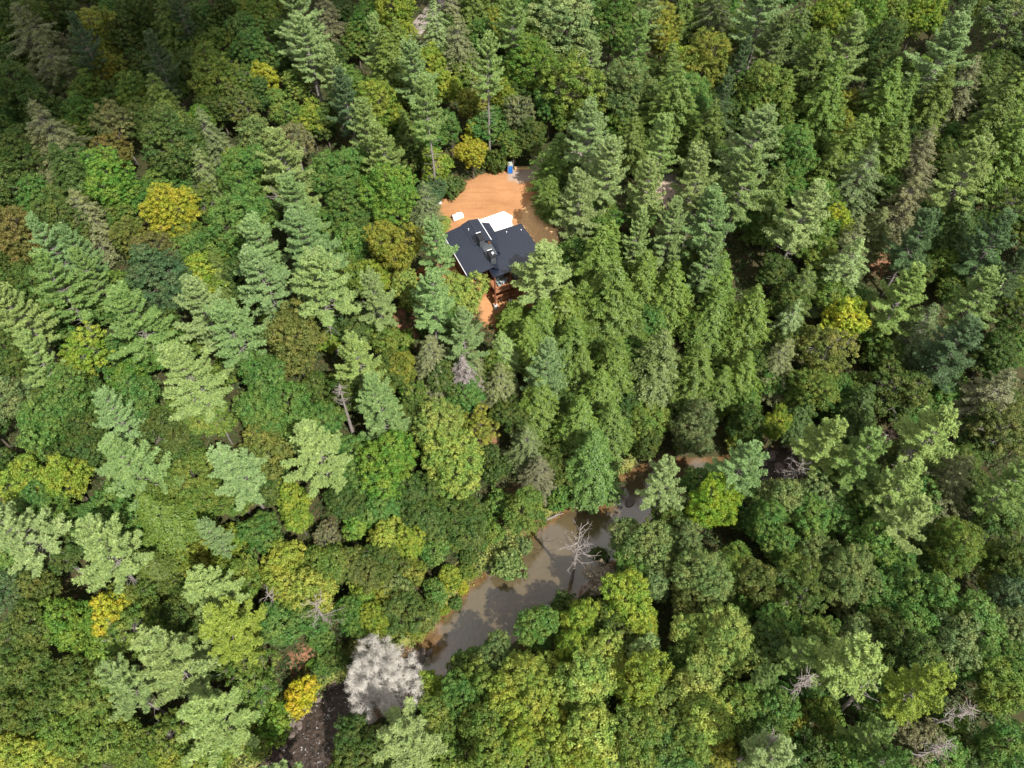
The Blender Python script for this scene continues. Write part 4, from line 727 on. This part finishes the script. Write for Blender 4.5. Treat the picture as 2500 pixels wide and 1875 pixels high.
# ------------------------------------------------------------------ labels that single out one tree
LAND = [("the cabin", 1075, 570), ("the blue toilet", 1104, 362), ("the silvery white tree", 815, 1470), ("the tall poolside snag", 1245, 1220), ("the golden creekside tree", 632, 1490),
 ("the large yellow tree", 372, 455), ("the lower left yellow tree", 236, 1332), ("the small yellow treetop", 577, 170), ("the golden-topped tree", 1540, 120), ("the pool willow", 1100, 1215),
 ("the dead brown hemlock", 1000, 820), ("the forked pale snag", 690, 1330), ("the vivid yellow-green tree", 1825, 700), ("the spiky snags", 2060, 1540), ("the rust brown tree", 40, 500), ("the shed roof", 1482, 345),
 ("the dark creek gap", 1900, 560), ("the forest road", 905, 55), ("the rocky rapids", 650, 1540), ("the broken stony bend", 1350, 1060), ("the gold-leaved tree", 205, 65), ("the top right corner", 2180, 30),
 ("the bottom left corner", 30, 1640), ("the bottom right corner", 2180, 1630), ("the far right pine gap", 2120, 900), ("the brown-leaved oak", 640, 700), ("the lone bottom snag", 1640, 1600)]
ORD = ['nearest', 'second', 'third', 'fourth', 'fifth', 'sixth', 'seventh', 'eighth', 'ninth', 'tenth', 'eleventh', 'twelfth']
DIRS = ['right of', 'above and right of', 'above', 'above and left of', 'left of', 'below and left of', 'below', 'below and right of']
KNAME = {'P': ('white_pine', 'white pine', 'pine tree', 'white pines of the forest'), 'T': ('white_pine', 'bare-trunked white pine', 'pine tree', 'white pines of the forest'), 'H': ('hemlock_tree', 'hemlock', 'hemlock tree', 'hemlocks of the forest'),
 'F': ('thin_hemlock', 'thinning hemlock', 'hemlock tree', 'thinning hemlocks'), 'B': ('broadleaf_tree', 'broadleaf', 'tree', 'round-crowned broadleaf trees'), 'O': ('sparse_tree', 'sparse broadleaf', 'tree', 'sparse-crowned broadleaf trees'),
 'S': ('shrub', 'shrub', 'shrub', 'shrubs of the banks and slopes'), 'U': ('young_tree', 'shaded sapling', 'young tree', 'young trees under the canopy'), 'W': ('silver_tree', '', 'tree', None), 'D': ('dead_tree', 'dead snag', 'dead tree', 'bare dead trees')}
def make_labels():
    buckets = {}
    for t in TREES:
        size = 'large' if t['R'] > 5.2 else ('small' if t['R'] < 2.6 else '')
        if t.get('fill'): size = ''
        kn = KNAME['U' if t.get('fill') else t['kind']][1]
        base = (size + ' ' + CNAME[t['col']] + ' ' + kn).strip(); t['base'] = base
        du, dv = t['u'] / D_, t['v'] / D_
        best = min(LAND, key=lambda q: math.hypot(q[1] - du, q[2] - dv) if math.hypot(q[1] - du, q[2] - dv) > 12 else 1e6); a = math.degrees(math.atan2(best[2] - dv, du - best[1]))
        dr = DIRS[int(round(a / 45.0)) % 8]; t['ld'] = math.hypot(best[1] - du, best[2] - dv)
        buckets.setdefault((base, dr, best[0]), []).append(t)
    for (base, dr, nm), L in buckets.items():
        L.sort(key=lambda t: t['ld'])
        for i, t in enumerate(L):
            t['label'] = base + ' ' + dr + ' ' + nm if len(L) == 1 else base + ', ' + ORD[min(i, 11)] + ' one ' + dr + ' ' + nm
make_labels()
SPECIAL = {'sv': 'silvery white leafless tree with a dense round crown beside the creek'}
for t in TREES:
    if t['col'] in SPECIAL: t['label'] = SPECIAL[t['col']]
# ------------------------------------------------------------------ plant the forest
for i, t in enumerate(TREES):
    k = t['kind']; g = random.Random(i * 13 + 5)
    if k == 'B': pk = 'Bl' if t['R'] > 4.4 else ('Bm' if t['R'] > 2.6 else 'Bs')
    else: pk = k
    R0, H0, cm, tm = g.choice(PROTO[pk]); nm, kn, cat, grp = KNAME['U' if t.get('fill') else k]
    sx = t['R'] / R0; sz = t['H'] / H0
    if pk == 'S': sz = sx
    root = thing(nm, t['label'], cat, (t['x'], t['y'], h1(t['x'], t['y'])), g.uniform(0, 6.28), grp)
    root.scale = (sx * g.uniform(0.95, 1.05), sx * g.uniform(0.95, 1.05), sz)
    tr = link('trunk', tm, root); cr = link('crown', cm, root); c = PAL[t['col']]; q = g.uniform(0.88, 1.12)
    q *= (0.88 if k == 'U' else 1.0); q = q * FOL[0]; cr.color = (c[0] * q * g.uniform(0.94, 1.06), c[1] * q * FOL[1], c[2] * q * FOL[2] * g.uniform(0.9, 1.1), 1); tr.color = (1, 1, 1, 1)
# ------------------------------------------------------------------ dead trees seen on their own (top pixel, height)
SN = [(snag("tall_snag", 24, 1, 34, 4.6, .42, 4, 1.7), 1419, 1289, 24, 'tall bare grey snag standing beside the pool, its trunk clear of foliage', 1.0),
 (snag("bent_snag", 16, 2, 34, 3.8, .45, 5), 762, 1470, 16, 'pale forked snag with tangled limbs above the left creek bank', 1.0),
 (snag("small_snag", 14, 3, 22, 2.6, .5, 2), 646, 1425, 15, 'small dead treetop left of the pale forked snag', 1.0),
 (snag("spiky_snag", 20, 4, 50, 2.3, .55, 1, .5), 2375, 1722, 21, 'spiky dead trunk leaning right, rightmost of the lower right corner', 1.0),
 (None, 1896, 1794, 20, 'spiky dead trunk left of the others near the bottom edge', 3), (None, 2321, 1820, 20, 'spiky dead trunk lowest in the bottom right corner', 3),
 (None, 1985, 1655, 19, 'dead grey trunk under the big pale pine near the lower right', 3), (None, 1962, 1125, 15, 'tangle of dead grey limbs below the pines by the rocky rapids', 1),
 (None, 2225, 1095, 15, 'grey dead limbs under the right-hand pine clump', 3), (None, 2152, 1680, 18, 'thin dead top left of the yellow-green pine near the bottom right', 2),
 (None, 824, 947, 15, 'small reddish-grey dead spire above the pale pine at centre left', 3), (None, 668, 465, 14, 'white dead treetop above the pale pines at upper left', 1)]
proto_s = [SN[0][0], SN[1][0], SN[2][0], SN[3][0]]
for i, (me, u, v, H, lab, extra) in enumerate(SN):
    me = me or proto_s[extra]; x, y = place(u, v, H * 0.98); g = random.Random(i)
    root = thing('dead_tree', lab, 'dead tree', (x, y, h1(x, y)), g.uniform(0, 6.28) if i else 0.4, 'bare dead trees'); link('trunk', me, root)
    h0 = max(q.co.z for q in me.vertices); root.scale = (1, 1, H / h0)
me = None
R0, H0, cm, tm = [(3.0, 15.0) + hemlock("dead_hemlock", 3.0, 15.0, 77, keep=0.75, twigs=True, tip=0.7)][0]
x, y = place(825 + .3858 * 800, 620 + .3858 * 820, 7); root = thing('dead_tree', 'dead hemlock of bare brownish twigs in the forest gap below the cabin', 'dead tree', (x, y, h1(x, y)), 0, 'bare dead trees')
link('trunk', tm, root); c = link('crown', cm, root); c.color = (.23, .20, .19, 1); cm.materials[0] = M_TWIG
R0, H0, cm, tm = PROTO['O'][1]; x, y = place(825 + .3858 * 1665, 1235 + .3858 * 470, 4); root = thing('dead_tree', 'low brown tangle of bare twigs right of the tall snag', 'dead tree', (x, y, h1(x, y)), 1, 'bare dead trees')
me2 = cm.copy(); me2.materials[0] = M_TWIG; link('trunk', tm, root); c = link('crown', me2, root); c.color = (.20, .165, .12, 1); root.scale = (.72, .72, .5)
# rocks and logs in and beside the creek
def rock_mesh(seed, n=10):
    g = np.random.default_rng(seed); import bmesh
    bmh = bmesh.new(); bmesh.ops.create_icosphere(bmh, subdivisions=3, radius=1.0); off = g.uniform(-1, 1, (6, 3)); off = unit(off); dd = g.uniform(.62, .95, 6)
    for v in bmh.verts:
        q = np.array(v.co)
        for k in range(6):
            e = float(q @ off[k]) - dd[k]
            if e > 0: q = q - off[k] * e
        v.co = q * (1 + 0.04 * math.sin(9 * q[0] + seed) * math.cos(7 * q[1]))
    me = bpy.data.meshes.new('rock'); bmh.to_mesh(me); bmh.free(); me.materials.append(M_ROCK); return me
M_ROCK = simple("creek_rock", (0.12, 0.095, 0.08), 0.75, var=0.45, scale=1.2, bump=0.5)
rocks = [rock_mesh(i) for i in range(5)]
RK = [(1047, 1592, .55, 1.6, 'pale flat boulder standing alone in the shallows of the pool'), (1010, 1622, 1.3, 2.6, 'long pinkish bedrock shelf beside the silvery tree'),
      (1485, 1178, 1.1, 1.6, 'dark ledge rock at the top of the pool, left end'), (1510, 1200, 1.0, 1.5, 'dark ledge rock at the top of the pool, middle'), (1538, 1225, .9, 1.5, 'dark ledge rock at the top of the pool, right end'),
      (1880, 1112, 1.1, 1.3, 'brown boulder at the upper edge of the right rapids'), (1900, 1140, .9, 1.3, 'brown boulder at the lower edge of the right rapids'), (1865, 1132, .7, 1.0, 'small boulder in the middle of the right rapids')]
g = random.Random(5)
for k in range(46):
    i = g.uniform(0, 1); u = 640 + i * 190 + g.uniform(-38, 38); v = 1830 - i * 230 + g.uniform(-35, 35); RK.append((u, v, g.uniform(.18, .5), 1.3, None))
for i, (u, v, s, st_, lab) in enumerate(RK):
    x, y = at_z(u, v, ZW); o = link('rock', rocks[i % 5], None, (x, y, ZW + s * .05)); o.scale = (s * st_, s, s * .5); o.rotation_euler = (0, 0, 0.75 + g.uniform(-.4, .4) if lab else g.uniform(0, 6))
    tag(o, lab or 'dark wet boulder among many in the shaded rocky rapids at lower left', 'rock', 'rocks in the creek')
for (u0, v0, u1, v1, r, lab) in ((1335, 1268, 1376, 1253, .16, 'bare fallen log slanting into the pool from the north bank'), (1390, 1235, 1405, 1195, .09, 'thin dead branch leaning off the bank above the pool'), (1325, 1275, 1362, 1261, .08, 'thin stick beside the fallen log')):
    a = np.array([*at_z(u0, v0, ZW + .3), ZW + .3]); b = np.array([*at_z(u1, v1, ZW + .5), ZW + .5]); m_ = (a + b) / 2 + np.array([.1, .1, .15])
    o = link('fallen_log', tubes('log', [(np.array([a, m_, b]), [r, r * .8, r * .35]), (np.array([m_, m_ + (b - a) * .25 + np.array([.3, .5, .2])]), [r * .4, .02])], M_DEAD)); tag(o, lab, 'log')
# ------------------------------------------------------------------ undergrowth covering the forest floor and the grassy bank
def scatter(name, n, mask, leaf, per, col, mat, hgt, seed):
    g = np.random.default_rng(seed); y = g.uniform(8, 290, n); x = g.uniform(-1, 1, n) * (55 + y * .75); k = mask(x, y, g); x, y = x[k], y[k]; z = height(x, y); m = len(x); s = g.uniform(.4, 1.0, (m, 1, 1))
    d = unit(g.normal(size=(m, per, 3)) + np.array([0, 0, .8])); C = np.stack([x, y, z], 1)[:, None, :] + d * s * np.array([1.1, 1.1, hgt]); Nn = unit(d + g.normal(size=d.shape) * .4 + np.array([0, 0, .6])); T = unit(g.normal(size=d.shape))
    C = C.reshape(-1, 3); L = leaf * g.uniform(.6, 1.4, len(C)); me = leaf_mesh(name, [leaf_quads(C, Nn.reshape(-1, 3), T.reshape(-1, 3), L, L * .65)], mat); o = link(name, me); o.color = (*col, 1); return tag(o, kind='stuff')
def m_forest(x, y, g):
    d, s, w = river_dist(x, y); nz_ = np.sin(x * .31 + 1.3 * np.sin(y * .23)) + np.cos(y * .27 + x * .11); return (d > 1.2) & (poly_dist(x, y, CLEAR) < -.8) & (nz_ > -1.7)
def m_bank(x, y, g): d, s, w = river_dist(x, y); return (d > -.2) & (d < 4.5) & (s > 0) & (x < 24) & (x > -60)
tag(scatter('undergrowth', 62000, m_forest, .40, 12, (0.055, 0.088, 0.028), M_LEAF, .9, 1), 'leafy green undergrowth carpeting the forest floor between trunks', 'undergrowth')
tag(scatter('bank_grass', 110000, m_bank, .36, 10, (0.16, 0.21, 0.048), M_LEAF, .8, 2), 'yellow-green grass and weeds along the creek bank', 'grass')
